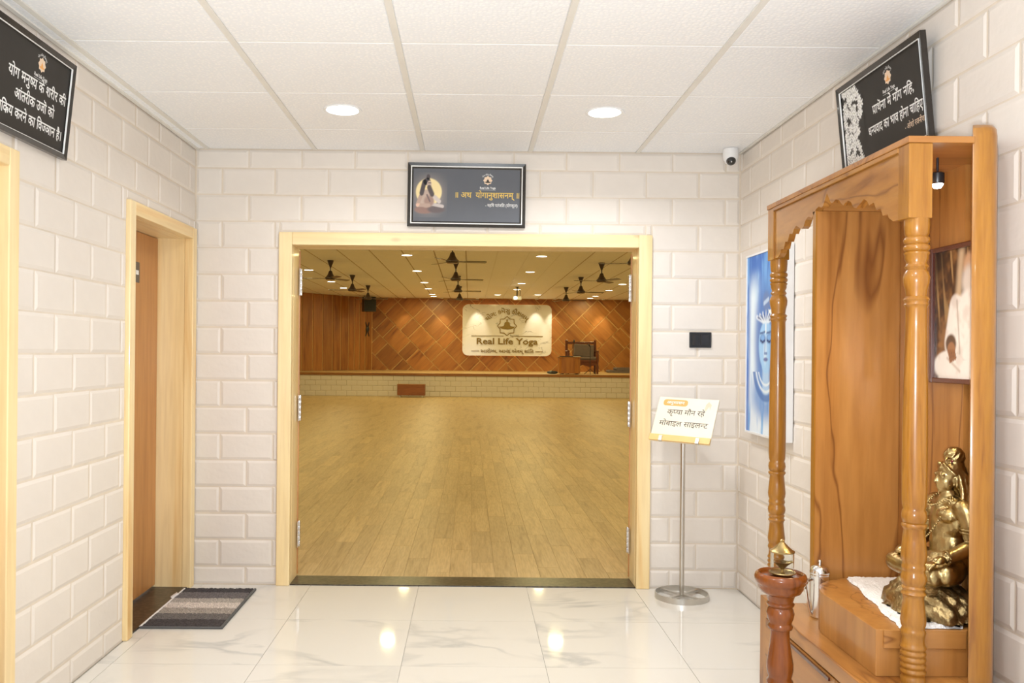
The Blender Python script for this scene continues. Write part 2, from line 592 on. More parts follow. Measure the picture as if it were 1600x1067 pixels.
def dup(root, loc, label=None, rot=None):
    r = root.copy()
    COL.objects.link(r)
    r.location = loc
    if rot is not None:
        r.rotation_euler = rot
    if label:
        r['label'] = label
    for ch in list(root.children):
        c = ch.copy()
        COL.objects.link(c)
        c.parent = r
        for g in list(ch.children):
            d = g.copy()
            COL.objects.link(d)
            d.parent = c
    return r


def area_light(name, parent, size, power, color, loc, rot=(0, 0, 0), spread=None):
    ld = bpy.data.lights.new(name, 'AREA')
    ld.shape = 'DISK'
    ld.size = size
    ld.energy = power
    ld.color = color
    if spread:
        ld.spread = spread
    o = bpy.data.objects.new(name, ld)
    COL.objects.link(o)
    o.parent = parent
    o.location = loc
    o.rotation_euler = rot
    return o


def spot_light(name, parent, power, color, loc, rot, ang=60, blend=0.6, r=0.02):
    ld = bpy.data.lights.new(name, 'SPOT')
    ld.energy = power
    ld.color = color
    ld.spot_size = math.radians(ang)
    ld.spot_blend = blend
    ld.shadow_soft_size = r
    o = bpy.data.objects.new(name, ld)
    COL.objects.link(o)
    o.parent = parent
    o.location = loc
    o.rotation_euler = rot
    return o


# ---------------------------------------------------------------- block walls
ROW0, ROWH, BLEN = 2.321, 0.148, 0.2955
_bc = {}


def brick_mesh(w, h, t=0.0045):
    key = (round(w, 3), round(h, 3), t)
    if key not in _bc:
        b = MB()
        i = min(0.013, w * 0.2, h * 0.2)
        w, h = key[0], key[1]
        b.add([(0, 0, 0), (w, 0, 0), (w, h, 0), (0, h, 0), (i, i, t), (w - i, i, t), (w - i, h - i, t), (i, h - i, t)],
              [(4, 5, 6, 7), (0, 1, 5, 4), (1, 2, 6, 5), (2, 3, 7, 6), (3, 0, 4, 7)])
        _bc[key] = b.mesh('brick', MT['brick'])
    return _bc[key]


def cut(rects, hole):
    out = []
    hx0, hx1, hz0, hz1 = hole
    for (a, b, c, d) in rects:
        if b <= hx0 or a >= hx1 or d <= hz0 or c >= hz1:
            out.append((a, b, c, d))
            continue
        if a < hx0:
            out.append((a, hx0, c, d))
        if b > hx1:
            out.append((hx1, b, c, d))
        m0, m1 = max(a, hx0), min(b, hx1)
        if c < hz0:
            out.append((m0, m1, c, hz0))
        if d > hz1:
            out.append((m0, m1, hz1, d))
    return out


def block_rects(s0, s1, z1, odd, holes, z0=0.0):
    R = []
    k = 0
    while True:
        top = ROW0 - ROWH * (k - 1)
        bot = top - ROWH
        if top < z0 + 0.02:
            break
        ph = odd if k % 2 else odd + BLEN / 2
        n0 = math.floor((s0 - ph) / BLEN) - 1
        n1 = math.ceil((s1 - ph) / BLEN) + 1
        for n in range(n0, n1):
            a, b = ph + n * BLEN, ph + (n + 1) * BLEN
            r = (max(a, s0), min(b, s1), max(bot, z0), min(top, z1))
            if r[1] - r[0] > 0.02 and r[3] - r[2] > 0.02:
                rs = [r]
                for h in holes:
                    rs = cut(rs, h)
                R += [q for q in rs if q[1] - q[0] > 0.02 and q[3] - q[2] > 0.02]
        k += 1
    return R


GAP = 0.003


def lay(rects, wall, M):
    """one brick object per rectangle; M maps (s, z, 0) to the wall"""
    for (a, b, c, d) in rects:
        me = brick_mesh(b - a - 2 * GAP, d - c - 2 * GAP)
        o = bpy.data.objects.new('brick', me)
        COL.objects.link(o)
        o.parent = wall
        o.matrix_local = M @ Matrix.Translation((a + GAP, c + GAP, random.uniform(-0.0012, 0.0008)))


B_T = 0.0045
M_back = Matrix(((1, 0, 0, 0), (0, 0, -1, YB + B_T), (0, 1, 0, 0), (0, 0, 0, 1)))
M_left = Matrix(((0, 0, 1, XL - B_T), (1, 0, 0, 0), (0, 1, 0, 0), (0, 0, 0, 1)))
M_right = Matrix(((0, 0, -1, XR + B_T), (1, 0, 0, 0), (0, 1, 0, 0), (0, 0, 0, 1)))

# main doorway opening, side doorway openings (outer edges of the casings)
pA, pB = px(434.5, 640, YB), px(1016, 640, YB)
MX0, MX1, MZ = pA.x, pB.x, 1.965
D2 = (3.77, 4.685, 1.975)
D3 = (1.93, 2.84, 1.965)
CW = 0.074

wall_back = MB()
wall_back.box(-7.2, MX0 + 0.03, YB + B_T, YH, 0, HH).box(MX1 - 0.03, 7.2, YB + B_T, YH, 0, HH).box(MX0 + 0.03, MX1 - 0.03, YB + B_T, YH, MZ - 0.03, HH)
wb = struct(wall_back.build('wall_back', MT['mortar']))
lay(block_rects(XL, XR, HC, -1.389, [(MX0, MX1, 0, MZ)]), wb, M_back)

YF = -0.7
w = MB()
segs = [(YF, D3[0] + 0.03), (D3[1] - 0.03, D2[0] + 0.03), (D2[1] - 0.03, YB + B_T)]
for a, b in segs:
    w.box(XL - 0.24, XL - B_T, a, b, 0, HC + 0.1)
for d in (D2, D3):
    w.box(XL - 0.24, XL - B_T, d[0] + 0.03, d[1] - 0.03, d[2] - 0.03, HC + 0.1)
wl = struct(w.build('wall_left', MT['mortar']))
lay(block_rects(1.3, YB, HC, 3.129, [(D2[0], D2[1], 0, D2[2]), (D3[0], D3[1], 0, D3[2])]), wl, M_left)
w = MB()
w.box(XR + B_T, XR + 0.2, YF, YB + B_T, 0, HC + 0.1)
wr = struct(w.build('wall_right', MT['mortar']))
lay(block_rects(1.3, YB, HC, 2.32 - BLEN / 2, []), wr, M_right)


def far_bricks(wall, M, s0, s1, odd):
    b = MB()
    for (a, e, c, d) in block_rects(s0, s1, HC, odd, []):
        me = brick_mesh(e - a - 2 * GAP, d - c - 2 * GAP)
        T = M @ Matrix.Translation((a + GAP, c + GAP, 0))
        b.add([T @ v.co for v in me.vertices], [tuple(p.vertices) for p in me.polygons])
    o = b.build('brick_field', MT['brick'], wall)
    o['kind'] = 'stuff'


far_bricks(wl, M_left, YF, 1.3, 3.129)
far_bricks(wr, M_right, YF, 1.3, 2.32 - BLEN / 2)

# ---------------------------------------------------------------- foyer floor and ceiling
JX = -0.873


def grid_spans(lo, hi, joint, step=0.6):
    e = [lo]
    n = math.floor((lo - joint) / step) + 1
    while joint + n * step < hi - 1e-6:
        if joint + n * step > lo + 0.03:
            e.append(joint + n * step)
        n += 1
    e.append(hi)
    return list(zip(e[:-1], e[1:]))


fl = MB()
fl.box(XL - 0.02, XR + 0.02, YF, YB, -0.1, -0.004)
floor = struct(fl.build('floor', MT['grout']))
for (x0, x1) in grid_spans(XL, XR, JX):
    for (y0, y1) in grid_spans(YF, YB, YB - 0.605):
        g = 0.0011
        t = MB()
        t.box(-(x1 - x0) / 2 + g, (x1 - x0) / 2 - g, -(y1 - y0) / 2 + g, (y1 - y0) / 2 - g, -0.004, 0)
        t.build('tile', MT['floor'], floor, loc=((x0 + x1) / 2, (y0 + y1) / 2, 0))

c = MB()
c.box(XL - 0.02, XR + 0.02, YF, YB + 0.01, HC + 0.02, HC + 0.1)
ceil = struct(c.build('ceiling', MT['plaster']))
CJY = 4.275
for (x0, x1) in grid_spans(XL, XR, JX):
    for (y0, y1) in grid_spans(YF, YB, CJY):
        gx, gy = 0.011, 0.002
        t = MB()
        hx, hy = (x1 - x0) / 2 - gx, (y1 - y0) / 2 - gy
        e = 0.006
        t.add([(-hx, -hy, 0.006), (hx, -hy, 0.006), (hx, hy, 0.006), (-hx, hy, 0.006), (-hx + e, -hy + e, 0.002), (hx - e, -hy + e, 0.002), (hx - e, hy - e, 0.002), (-hx + e, hy - e, 0.002),
               (-hx, -hy, 0.018), (hx, -hy, 0.018), (hx, hy, 0.018), (-hx, hy, 0.018)],
              [(4, 5, 6, 7), (0, 1, 5, 4), (1, 2, 6, 5), (2, 3, 7, 6), (3, 0, 4, 7), (0, 1, 9, 8), (1, 2, 10, 9), (2, 3, 11, 10), (3, 0, 8, 11)])
        t.build('ceiling_tile', MT['tile'], ceil, loc=((x0 + x1) / 2, (y0 + y1) / 2, HC))
for (x0, x1) in grid_spans(XL, XR, JX)[1:]:
    b = MB().box(-0.012, 0.012, YF, YB, 0, 0.02)
    b.build('grid_bar', MT['tbar'], ceil, loc=(x0, 0, HC))
for (y0, y1) in grid_spans(YF, YB, CJY)[1:]:
    b = MB().box(XL, XR, -0.003, 0.003, 0.003, 0.02)
    b.build('cross_bar', MT['tbar'], ceil, loc=(0, y0, HC))
for nm, x0, x1 in (('left', XL, XL + 0.018), ('right', XR - 0.012, XR)):
    struct(MB().box(x0, x1, YF, YB, HC - 0.004, HC + 0.02).build('trim_' + nm, MT['tbar']))

# ---------------------------------------------------------------- main doorway
d1 = setting('door_1')
yc = YB - 0.022
for x0, x1 in ((MX0, MX0 + CW), (MX1 - CW, MX1)):
    MB().box(-CW / 2, CW / 2, yc, YB + 0.03, 0, MZ - CW * 0.0).build('casing', MT['pine'], d1, bevel=0.004, loc=((x0 + x1) / 2, 0, 0))
MB().box(MX0 + CW, MX1 - CW, yc, YB + 0.03, MZ - CW * 0.96, MZ).build('casing_head', MT['pine_x'], d1, bevel=0.004)
JI0, JI1, JIZ = MX0 + CW, MX1 - CW, MZ - CW * 0.96
MB().box(-0.03, 0.0, YB + 0.03, YH + 0.01, 0, JIZ).build('jamb', MT['pine'], d1, loc=(JI0 + 0.001, 0, 0))
MB().box(0.0, 0.03, YB + 0.03, YH + 0.01, 0, JIZ).build('jamb', MT['pine'], d1, loc=(JI1 - 0.001, 0, 0))
MB().box(JI0, JI1, YB + 0.03, YH + 0.01, JIZ, JIZ + 0.03).build('jamb_head', MT['pine_x'], d1)
MB().box(JI0, JI1, YB - 0.005, YH + 0.01, -0.02, 0.006).build('threshold', MT['granite'], d1, bevel=0.002)
for s, xj in ((-1, JI0), (1, JI1)):
    ang = math.radians(106)
    # leaf swung open into the hall, hinged just behind the jamb
    hx, hy = xj - s * 0.008, YH + 0.013
    leaf = MB().box(0, 0.92, -0.036, 0, 0.015, JIZ - 0.01)
    rz = ang if s > 0 else PI - ang
    if s > 0:
        lf = leaf.build('door_leaf', MT['doorwood'], d1, loc=(hx, hy, 0), rot=(0, 0, PI - ang), bevel=0.002)
    else:
        lf = MB().box(0, 0.92, 0, 0.036, 0.015, JIZ - 0.01).build('door_leaf', MT['doorwood'], d1, loc=(hx, hy, 0), rot=(0, 0, ang), bevel=0.002)
    for (va, vb) in ((425, 467), (622, 662), (818, 858)):
        z0 = CAMZ - (vb + s * 2.5 - CY) * hy / F
        z1 = CAMZ - (va + s * 2.5 - CY) * hy / F
        h = MB()
        n = 5
        for i in range(n):
            a = z0 + (z1 - z0) * i / n + 0.001
            h.lathe([(0.0062, a), (0.0068, a + 0.002), (0.0068, a + (z1 - z0) / n - 0.003), (0.0062, a + (z1 - z0) / n - 0.001)], 10, (hx - s * 0.007, hy - 0.008, 0))
        h.box(hx - 0.002 - s * 0.003, hx + 0.002 - s * 0.003, hy - 0.04, hy - 0.008, z0, z1)
        h.build('hinge', MT['chrome'], d1, smooth=True)


# ---------------------------------------------------------------- side doorways in the left wall
def side_door(name, D, plate=False):
    d = setting(name)
    y0, y1, z1 = D
    xc = XL + 0.018
    dep = 0.175
    CW = 0.062
    xi = XL - dep
    for a in (y0, y1 - CW):
        MB().box(XL - 0.03, xc, -CW / 2, CW / 2, 0, z1).build('casing', MT['pine'], d, bevel=0.004, loc=(0, a + CW / 2, 0))
    MB().box(XL - 0.03, xc, y0 + CW, y1 - CW, z1 - CW, z1).build('casing_head', MT['pine_y'], d, bevel=0.004)
    MB().box(xi - 0.03, XL - 0.03, -0.03, 0, 0, z1 - CW).build('jamb', MT['pine'], d, loc=(0, y0 + CW, 0))
    MB().box(xi - 0.03, XL - 0.03, 0, 0.03, 0, z1 - CW).build('jamb', MT['pine'], d, loc=(0, y1 - CW, 0))
    MB().box(xi - 0.03, XL - 0.03, y0 + CW, y1 - CW, z1 - CW, z1 - CW + 0.03).build('jamb_head', MT['pine_y'], d)
    MB().box(xi - 0.03, XL, y0 + CW, y1 - CW, -0.02, 0.008).build('threshold', MT['granite'], d, bevel=0.002)
    lf = MB().box(xi - 0.032, xi, y0 + CW + 0.003, y1 - CW - 0.003, 0.02, z1 - CW - 0.003).build('door_leaf', MT['doorwood'], d, bevel=0.002)
    h = MB().tube([(xi, y0 + CW + 0.06, 0.98), (xi + 0.045, y0 + CW + 0.06, 0.98), (xi + 0.045, y0 + CW + 0.17, 0.98)], 0.009)
    h.lathe([(0.025, xi), (0.022, xi + 0.008)], 16, (0, y0 + CW + 0.06, 0.98), axis='X')
    h.build('door_handle', MT['steel'], lf, smooth=True)
    if plate:
        p0, p1 = px(209.5, 409.5, 4.21), px(217, 440.5, 4.30)
        py0, py1 = 4.225, 4.357
        pl = MB().box(xi, xi + 0.004, py0, py1, p1.z, p1.z + 0.105).build('name_plate', plain('grey_name_plate', (0.09, 0.075, 0.065), 0.35), lf, bevel=0.001)
        q = MB().box(xi + 0.004, xi + 0.0046, py1 - 0.05, py1 - 0.014, p1.z + 0.04, p1.z + 0.062)
        q.build('plate_print', MT['ink'], lf)
    return d


side_door('door_2', D2, True)
side_door('door_3', D3)

# ---------------------------------------------------------------- hall shell
hf = MB().box(-7.2, 7.2, YB + 0.2, ST_Y + 0.05, -0.1, -0.004)
hall_floor = struct(hf.build('floor_hall', MT['plank']))
PW, PL = 0.1335, 0.92
cand = []
nx = int((HXR - HXL) / PW) + 1
for i in range(nx):
    x0 = HXL + i * PW
    off = (i * 0.37 * PL) % PL
    y = YH + 0.01 - off
    while y < ST_Y:
        a, b = max(y, YH + 0.012), min(y + PL, ST_Y)
        if b - a > 0.05:
            vis = abs((x0 + PW / 2)) < 0.215 * b + 0.05
            cand.append((not vis, a + 0.02 * abs(x0), x0, a, b))
        y += PL
cand.sort()
_pc = {}


def plank_mesh(L):
    k = round(L, 3)
    if k not in _pc:
        g = 0.0005
        e = 0.001
        w, L = PW / 2 - g, k / 2 - g
        b = MB().add([(-w, -L, -0.004), (w, -L, -0.004), (w, L, -0.004), (-w, L, -0.004), (-w, -L, -0.0006), (w, -L, -0.0006), (w, L, -0.0006), (-w, L, -0.0006),
                      (-w + e, -L + e, 0), (w - e, -L + e, 0), (w - e, L - e, 0), (-w + e, L - e, 0)],
                     [(8, 9, 10, 11), (0, 1, 5, 4), (1, 2, 6, 5), (2, 3, 7, 6), (3, 0, 4, 7), (4, 5, 9, 8), (5, 6, 10, 9), (6, 7, 11, 10), (7, 4, 8, 11)])
        _pc[k] = b.mesh('plank', MT['plank'])
    return _pc[k]


for (h, _, x0, a, b) in cand[:300]:
    link('plank', plank_mesh(b - a), hall_floor, (x0 + PW / 2, (a + b) / 2, 0))
rest = MB()
for (h, _, x0, a, b) in cand[300:]:
    g = 0.0006
    rest.add([(x0 + g, a + g, 0), (x0 + PW - g, a + g, 0), (x0 + PW - g, b - g, 0), (x0 + g, b - g, 0)], [(0, 1, 2, 3)])
fs = rest.build('plank_field', wood('vinyl_plank_far', (0.56, 0.40, 0.20), (0.50, 0.345, 0.16), (0.40, 0.265, 0.115), 0.42, (9, 1.0, 9), rand=False, fine=0.5), hall_floor)
fs['kind'] = 'stuff'

hc = MB().box(-7.2, 7.2, YH, HB_Y + 0.2, HH + 0.02, HH + 0.1)
hall_ceil = struct(hc.build('ceiling_hall', MT['plaster']))
ht = MB().add([(-0.288, -0.297, 0), (0.288, -0.297, 0), (0.288, 0.297, 0), (-0.288, 0.297, 0), (-0.288, -0.297, 0.018), (0.288, -0.297, 0.018), (0.288, 0.297, 0.018), (-0.288, 0.297, 0.018)],
              [(3, 2, 1, 0), (0, 1, 5, 4), (1, 2, 6, 5), (2, 3, 7, 6), (3, 0, 4, 7)]).mesh('ceiling_tile', MT['tile'])
tiles = []
for i in range(-12, 12):
    for j in range(0, 40):
        x, y = -0.09 + i * 0.6 + 0.3, YH + 0.2 + j * 0.6 + 0.3
        if HXL + 0.3 < x < HXR - 0.3 and y < HB_Y - 0.2:
            vis = y > 11.3 and -0.215 * y < x < 0.205 * y
            tiles.append((not vis, y, x))
tiles.sort()
for (h, y, x) in tiles[:300]:
    link('ceiling_tile', ht, hall_ceil, (x, y, HH + 0.001))
tf = MB()
for (h, y, x) in tiles[300:]:
    tf.add([(x - 0.288, y - 0.297, HH + 0.001), (x + 0.288, y - 0.297, HH + 0.001), (x + 0.288, y + 0.297, HH + 0.001), (x - 0.288, y + 0.297, HH + 0.001)], [(3, 2, 1, 0)])
o = tf.build('tile_field', MT['tile'], hall_ceil)
o['kind'] = 'stuff'
for i in range(-11, 12):
    x = -0.09 + i * 0.6
    MB().box(-0.01, 0.01, YH + 0.1, HB_Y - 0.1, 0, 0.02).build('grid_bar', MT['white'] if i in (1, 2, 3) else MT['tbar_hall'], hall_ceil, loc=(x, 0, HH + 0.0005))
struct(MB().box(HXL - 0.2, HXL, YH, HB_Y + 0.2, 0, HH + 0.1).build('wall_hall_left', MT['plaster']))
struct(MB().box(7.0, 7.2, YH, HB_Y + 0.2, 0, HH + 0.1).build('wall_hall_right', MT['plaster']))
hb = struct(MB().box(HXL, HXR, HB_Y, HB_Y + 0.2, 0, HH + 0.1).build('wall_hall_back', MT['brassline']))

# diagonal veneer panels of the stage back wall, mirrored about the sign
CXS = 1.42 * KS
XA, XB = -3.42, 7.0


def clip(poly, nx_, nz_, d):
    out = []
    n = len(poly)
    for i in range(n):
        p, q = poly[i], poly[(i + 1) % n]
        a, b = p[0] * nx_ + p[1] * nz_ - d, q[0] * nx_ + q[1] * nz_ - d
        if a <= 0:
            out.append(p)
        if (a < 0 < b) or (b < 0 < a):
            t = a / (a - b)
            out.append((p[0] + (q[0] - p[0]) * t, p[1] + (q[1] - p[1]) * t))
    return out


rs = random.Random(5)
S2 = math.sqrt(0.5)
for side in (-1, 1):
    wdt = 0.667 * KS
    lo, hi = (XA - CXS, 0.0) if side < 0 else (0.0, XB - CXS)
    ph = {}
    for i in range(-14, 14):
        c0 = rs.uniform(0, 0.5)
        t = -9.0 + c0
        short = rs.random() < 0.5
        while t < 9:
            ln = (0.42 if short else 0.82) * KS
            short = not short
            # strip coordinate s along (1,1)/sqrt2 (left half), run coordinate t along (1,-1)/sqrt2
            s0, s1 = i * wdt, (i + 1) * wdt
            g = 0.016
            q = [(s0 + g, t + g), (s1 - g, t + g), (s1 - g, t + ln - g), (s0 + g, t + ln - g)]
            # x grows with s and t, z grows with s and falls with t
            poly = [(S2 * (a + b), 1.85 + S2 * (a - b)) for a, b in q]
            if side > 0:
                poly = [(-x, z) for x, z in poly]
            poly = clip(poly, 1, 0, hi - 0.004)
            poly = clip(poly, -1, 0, -(lo + 0.004))
            poly = clip(poly, 0, 1, HH - 0.005) if poly else poly
            poly = clip(poly, 0, -1, -(ST_Z + 0.005)) if poly else poly
            t += ln
            if len(poly) < 3:
                continue
            cx_ = sum(p[0] for p in poly) / len(poly)
            cz_ = sum(p[1] for p in poly) / len(poly)
            area = abs(sum(poly[k][0] * poly[(k + 1) % len(poly)][1] - poly[(k + 1) % len(poly)][0] * poly[k][1] for k in range(len(poly)))) / 2
            if area < 0.004:
                continue
            an = PI / 4 * (1 if side < 0 else -1)
            # local frame turned so the grain (local z) runs along the strip's cross direction
            ca, sa = math.cos(-an), math.sin(-an)
            R = Matrix.Rotation(an, 4, 'Y')
            Ri = R.inverted()
            loc = [Ri @ Vector((p[0] - cx_, 0, p[1] - cz_)) for p in poly]
            pm = MB().prism([(v.x, v.z) for v in loc], -0.02, 0.0, 'Y')
            po = pm.build('veneer_panel', MT['halldiag'], hb)
            po.matrix_local = Matrix.Translation((CXS + cx_, HB_Y, cz_)) @ R

# splayed plank wall at the left of the stage
sp0, sp1 = Vector((-3.397, 29.5)), Vector((-7.0, 25.2))
spd = (sp1 - sp0).normalized()
spn = Vector((spd.y, -spd.x))
if spn.y > 0:
    spn = -spn
ws = MB().prism([(sp0.x, sp0.y), (sp1.x, sp1.y), (sp1.x - spn.x * 0.1, sp1.y - spn.y * 0.1), (sp0.x - spn.x * 0.1, sp0.y - spn.y * 0.1)], ST_Z, HH, 'Z')
wsp = struct(ws.build('wall_splay', MT['brassline']))


def splay_t(u):
    k = (u - CX - 2) / F
    # sp0 + t*spd lies on x = k*y
    return (k * sp0.y - sp0.x) / (spd.x - k * spd.y)


us = [582.5, 572, 563, 555, 546, 534, 521, 505.5, 490, 473]
ts = [max(0.0, splay_t(u)) for u in us]
while ts[-1] < (sp1 - sp0).length - 0.1:
    ts.append(min((sp1 - sp0).length, ts[-1] + 0.45))
for a, b in zip(ts[:-1], ts[1:]):
    if b - a < 0.05:
        continue
    m = sp0 + spd * ((a + b) / 2)
    an = math.atan2(spd.y, spd.x)
    L = (b - a) / 2 - 0.02
    sgn = 1 if Vector((-math.sin(an), math.cos(an))).dot(spn) > 0 else -1
    MB().box(-L, L, 0, 0.02 * sgn, -(HH - ST_Z) / 2 + 0.004, (HH - ST_Z) / 2 - 0.004).build('wall_plank', MT['hallwood'], wsp, loc=(m.x, m.y, (HH + ST_Z) / 2), rot=(0, 0, an))

# stage
stg = struct(MB().box(HXL, HXR, ST_Y + 0.012, HB_Y, -0.1, ST_Z - 0.05).build('trim_stage', MT['stagejoint']))
MB().box(HXL, HXR, ST_Y + 0.02, HB_Y, ST_Z - 0.05, ST_Z).build('stage_floor', MT['stagefloor'], stg)
MB().box(HXL, HXR, ST_Y - 0.03, ST_Y + 0.02, ST_Z - 0.07, ST_Z + 0.002).build('nosing', MT['nosing'], stg, bevel=0.006)
M_st = Matrix(((1, 0, 0, 0), (0, 0, -1, ST_Y + 0.012), (0, 1, 0, 0), (0, 0, 0, 1)))
sr = []
for k in range(4):
    z0, z1 = 0.155 * k, 0.155 * (k + 1)
    n = -20
    while n < 20:
        a = n * 0.31 + (0.155 if k % 2 else 0) + 0.05
        if HXL < a < 5.7:
            sr.append((a, a + 0.31, z0, z1))
        n += 1
lay(sr, stg, M_st)

# ---------------------------------------------------------------- text
_gl = {}
_dg = bpy.context.evaluated_depsgraph_get
REP = '\u0946'


def _raw(body, bold):
    cu = bpy.data.curves.new('t', 'FONT')
    cu.body = body
    cu.offset = bold
    cu.resolution_u = 2
    cu.fill_mode = 'FRONT'
    ob = bpy.data.objects.new('t', cu)
    COL.objects.link(ob)
    bpy.context.view_layer.update()
    me = bpy.data.meshes.new_from_object(ob.evaluated_get(_dg()))
    v = [(p.co.x, p.co.y) for p in me.vertices]
    f = [tuple(p.vertices) for p in me.polygons]
    bpy.data.objects.remove(ob)
    bpy.data.curves.remove(cu)
    bpy.data.meshes.remove(me)
    return v, f


_ref = None


def glyph(ch, bold):
    global _ref
    if _ref is None:
        _ref = max(p[0] for p in _raw('III', 0)[0])
    if (ch, bold) not in _gl:
        adv = max(p[0] for p in _raw(ch + 'III', 0)[0]) - _ref
        v, f = _raw(ch, bold) if ch != ' ' else ([], [])
        _gl[(ch, bold)] = (v, f, adv)
    return _gl[(ch, bold)]


def half(v, f, xc):
    out_v, out_f = [], []
    for q in f:
        poly = clip([v[i] for i in q], 1, 0, xc)
        if len(poly) >= 3:
            o = len(out_v)
            out_v += poly
            out_f.append(tuple(range(o, o + len(poly))))
    return out_v, out_f


def text2d(s, size, bold=0.0, slant=0.0):
    """characters in visual order; ^ after a consonant = half form, ~ = top hook (repha), / = lower stroke (rakar)"""
    V, Fc = [], []
    x = 0.0
    i = 0
    last = 0.5

    def put(v, f, dx):
        o = len(V)
        V.extend([(p[0] + dx, p[1]) for p in v])
        Fc.extend([tuple(k + o for k in q) for q in f])
    while i < len(s):
        ch = s[i]
        nx_ = s[i + 1] if i + 1 < len(s) else ''
        if ch == '~':
            v, f, a = glyph(REP, bold)
            put(v, f, x)
        elif nx_ == '^':
            v, f, a = glyph(ch, bold)
            xc = a - 0.16
            put(*half(v, f, xc), x)
            x += xc
            i += 1
        else:
            v, f, a = glyph(ch, bold)
            put(v, f, x)
            if nx_ == '/' and ord(ch) > 127:
                st = 0.05
                put([(a - 0.45, 0.06 - st), (a - 0.45, 0.06 + st), (a - 0.12, 0.28 + st), (a - 0.12, 0.28 - st)], [(0, 1, 2, 3)], x)
                i += 1
            x += a
        i += 1
    return [((p[0] + slant * p[1]) * size, p[1] * size) for p in V], Fc, x * size


def put_text(mb, s, x, y, size, z=0.0, bold=0.012, align='C', width=None, ext=0.0, arc=None, slant=0.0):
    """adds lettering to mesh mb in a local plane (x right, y up, z out)"""
    v, f, w_ = text2d(s, size, bold, slant)
    k = 1.0
    if width:
        k = width / w_
        w_ = width
    dx = {'C': -w_ / 2, 'L': 0, 'R': -w_}[align]
    pts = []
    for p in v:
        X, Y = p[0] * k + dx, p[1]
        if arc:
            th = X / arc
            X, Y = math.sin(th) * (arc + Y), math.cos(th) * (arc + Y) - arc
        pts.append((x + X, y + Y))
    n = len(pts)
    if not ext:
        mb.add([(a, b, z) for a, b in pts], f)
    else:
        mb.add([(a, b, z + ext) for a, b in pts], f)
        cnt = {}
        for q in f:
            for a, b in zip(q, q[1:] + q[:1]):
                cnt[(a, b)] = 1
        edges = [(a, b) for (a, b) in cnt if (b, a) not in cnt]
        vv, ff = [], []
        for a, b in edges:
            o = len(vv)
            vv += [pts[a] + (z + ext,), pts[b] + (z + ext,), pts[b] + (z,), pts[a] + (z,)]
            ff.append((o, o + 1, o + 2, o + 3))
        mb.add(vv, ff)
    return w_


def star_ring(mb, cx, cy, R, t, z, ext=0.0, n=8, inner=0.80):
    o_ = [((R if k % 2 == 0 else R * inner) * math.sin(PI * k / n), (R if k % 2 == 0 else R * inner) * math.cos(PI * k / n)) for k in range(2 * n)]
    i_ = [((R - t if k % 2 == 0 else R * inner - t * 0.95) * math.sin(PI * k / n), (R - t if k % 2 == 0 else R * inner - t * 0.95) * math.cos(PI * k / n)) for k in range(2 * n)]
    m = 2 * n
    vv = [(cx + a, cy + b, z + ext) for a, b in o_ + i_] + [(cx + a, cy + b, z) for a, b in o_ + i_]
    ff = []
    for k in range(m):
        k2 = (k + 1) % m
        ff.append((k, k2, m + k2, m + k))
        if ext:
            ff.append((k, k2, 2 * m + k2, 2 * m + k))
            ff.append((m + k, m + k2, 3 * m + k2, 3 * m + k))
    mb.add(vv, ff)


def star_disc(mb, cx, cy, R, z, n=8, inner=0.80):
    mb.add([(cx + (R if k % 2 == 0 else R * inner) * math.sin(PI * k / n), cy + (R if k % 2 == 0 else R * inner) * math.cos(PI * k / n), z) for k in range(2 * n)], [tuple(range(2 * n))[::-1]])


def sitter(mb, cx, cy, h, z, ext=0.0):
    """small emblem: seated figure on a leaf-shaped base"""
    pr = [(0, 1.0), (0.07, 0.97), (0.09, 0.88), (0.06, 0.80), (0.07, 0.76), (0.20, 0.70), (0.27, 0.60), (0.30, 0.40), (0.36, 0.30), (0.62, 0.24), (0.80, 0.26), (0.72, 0.12), (0.45, 0.0), (0, -0.04)]
    poly = [(cx + x * h, cy + y * h) for x, y in pr] + [(cx - x * h, cy + y * h) for x, y in pr[-2:0:-1]]
    if ext:
        mb.prism(poly, z, z + ext)
    else:
        mb.add([(a, b, z) for a, b in poly], [tuple(range(len(poly)))])


def place(o, M):
    o.matrix_local = M
    return o


# ---------------------------------------------------------------- painted pictures as coloured grids
def hashn(x, y, s):
    v = np.sin(x * 127.1 + y * 311.7 + s * 74.7) * 43758.5453
    return v - np.floor(v)


def vnoise(x, y, s=0):
    xi, yi = np.floor(x), np.floor(y)
    fx, fy = x - xi, y - yi
    fx, fy = fx * fx * (3 - 2 * fx), fy * fy * (3 - 2 * fy)
    a, b = hashn(xi, yi, s), hashn(xi + 1, yi, s)
    c_, d = hashn(xi, yi + 1, s), hashn(xi + 1, yi + 1, s)
    return (a * (1 - fx) + b * fx) * (1 - fy) + (c_ * (1 - fx) + d * fx) * fy


def fbm(x, y, s=0):
    return 0.5 * vnoise(x, y, s) + 0.3 * vnoise(x * 2.1, y * 2.1, s + 1) + 0.2 * vnoise(x * 4.3, y * 4.3, s + 2)


def sm(a, b, x):
    t = np.clip((x - a) / (b - a), 0, 1)
    return t * t * (3 - 2 * t)


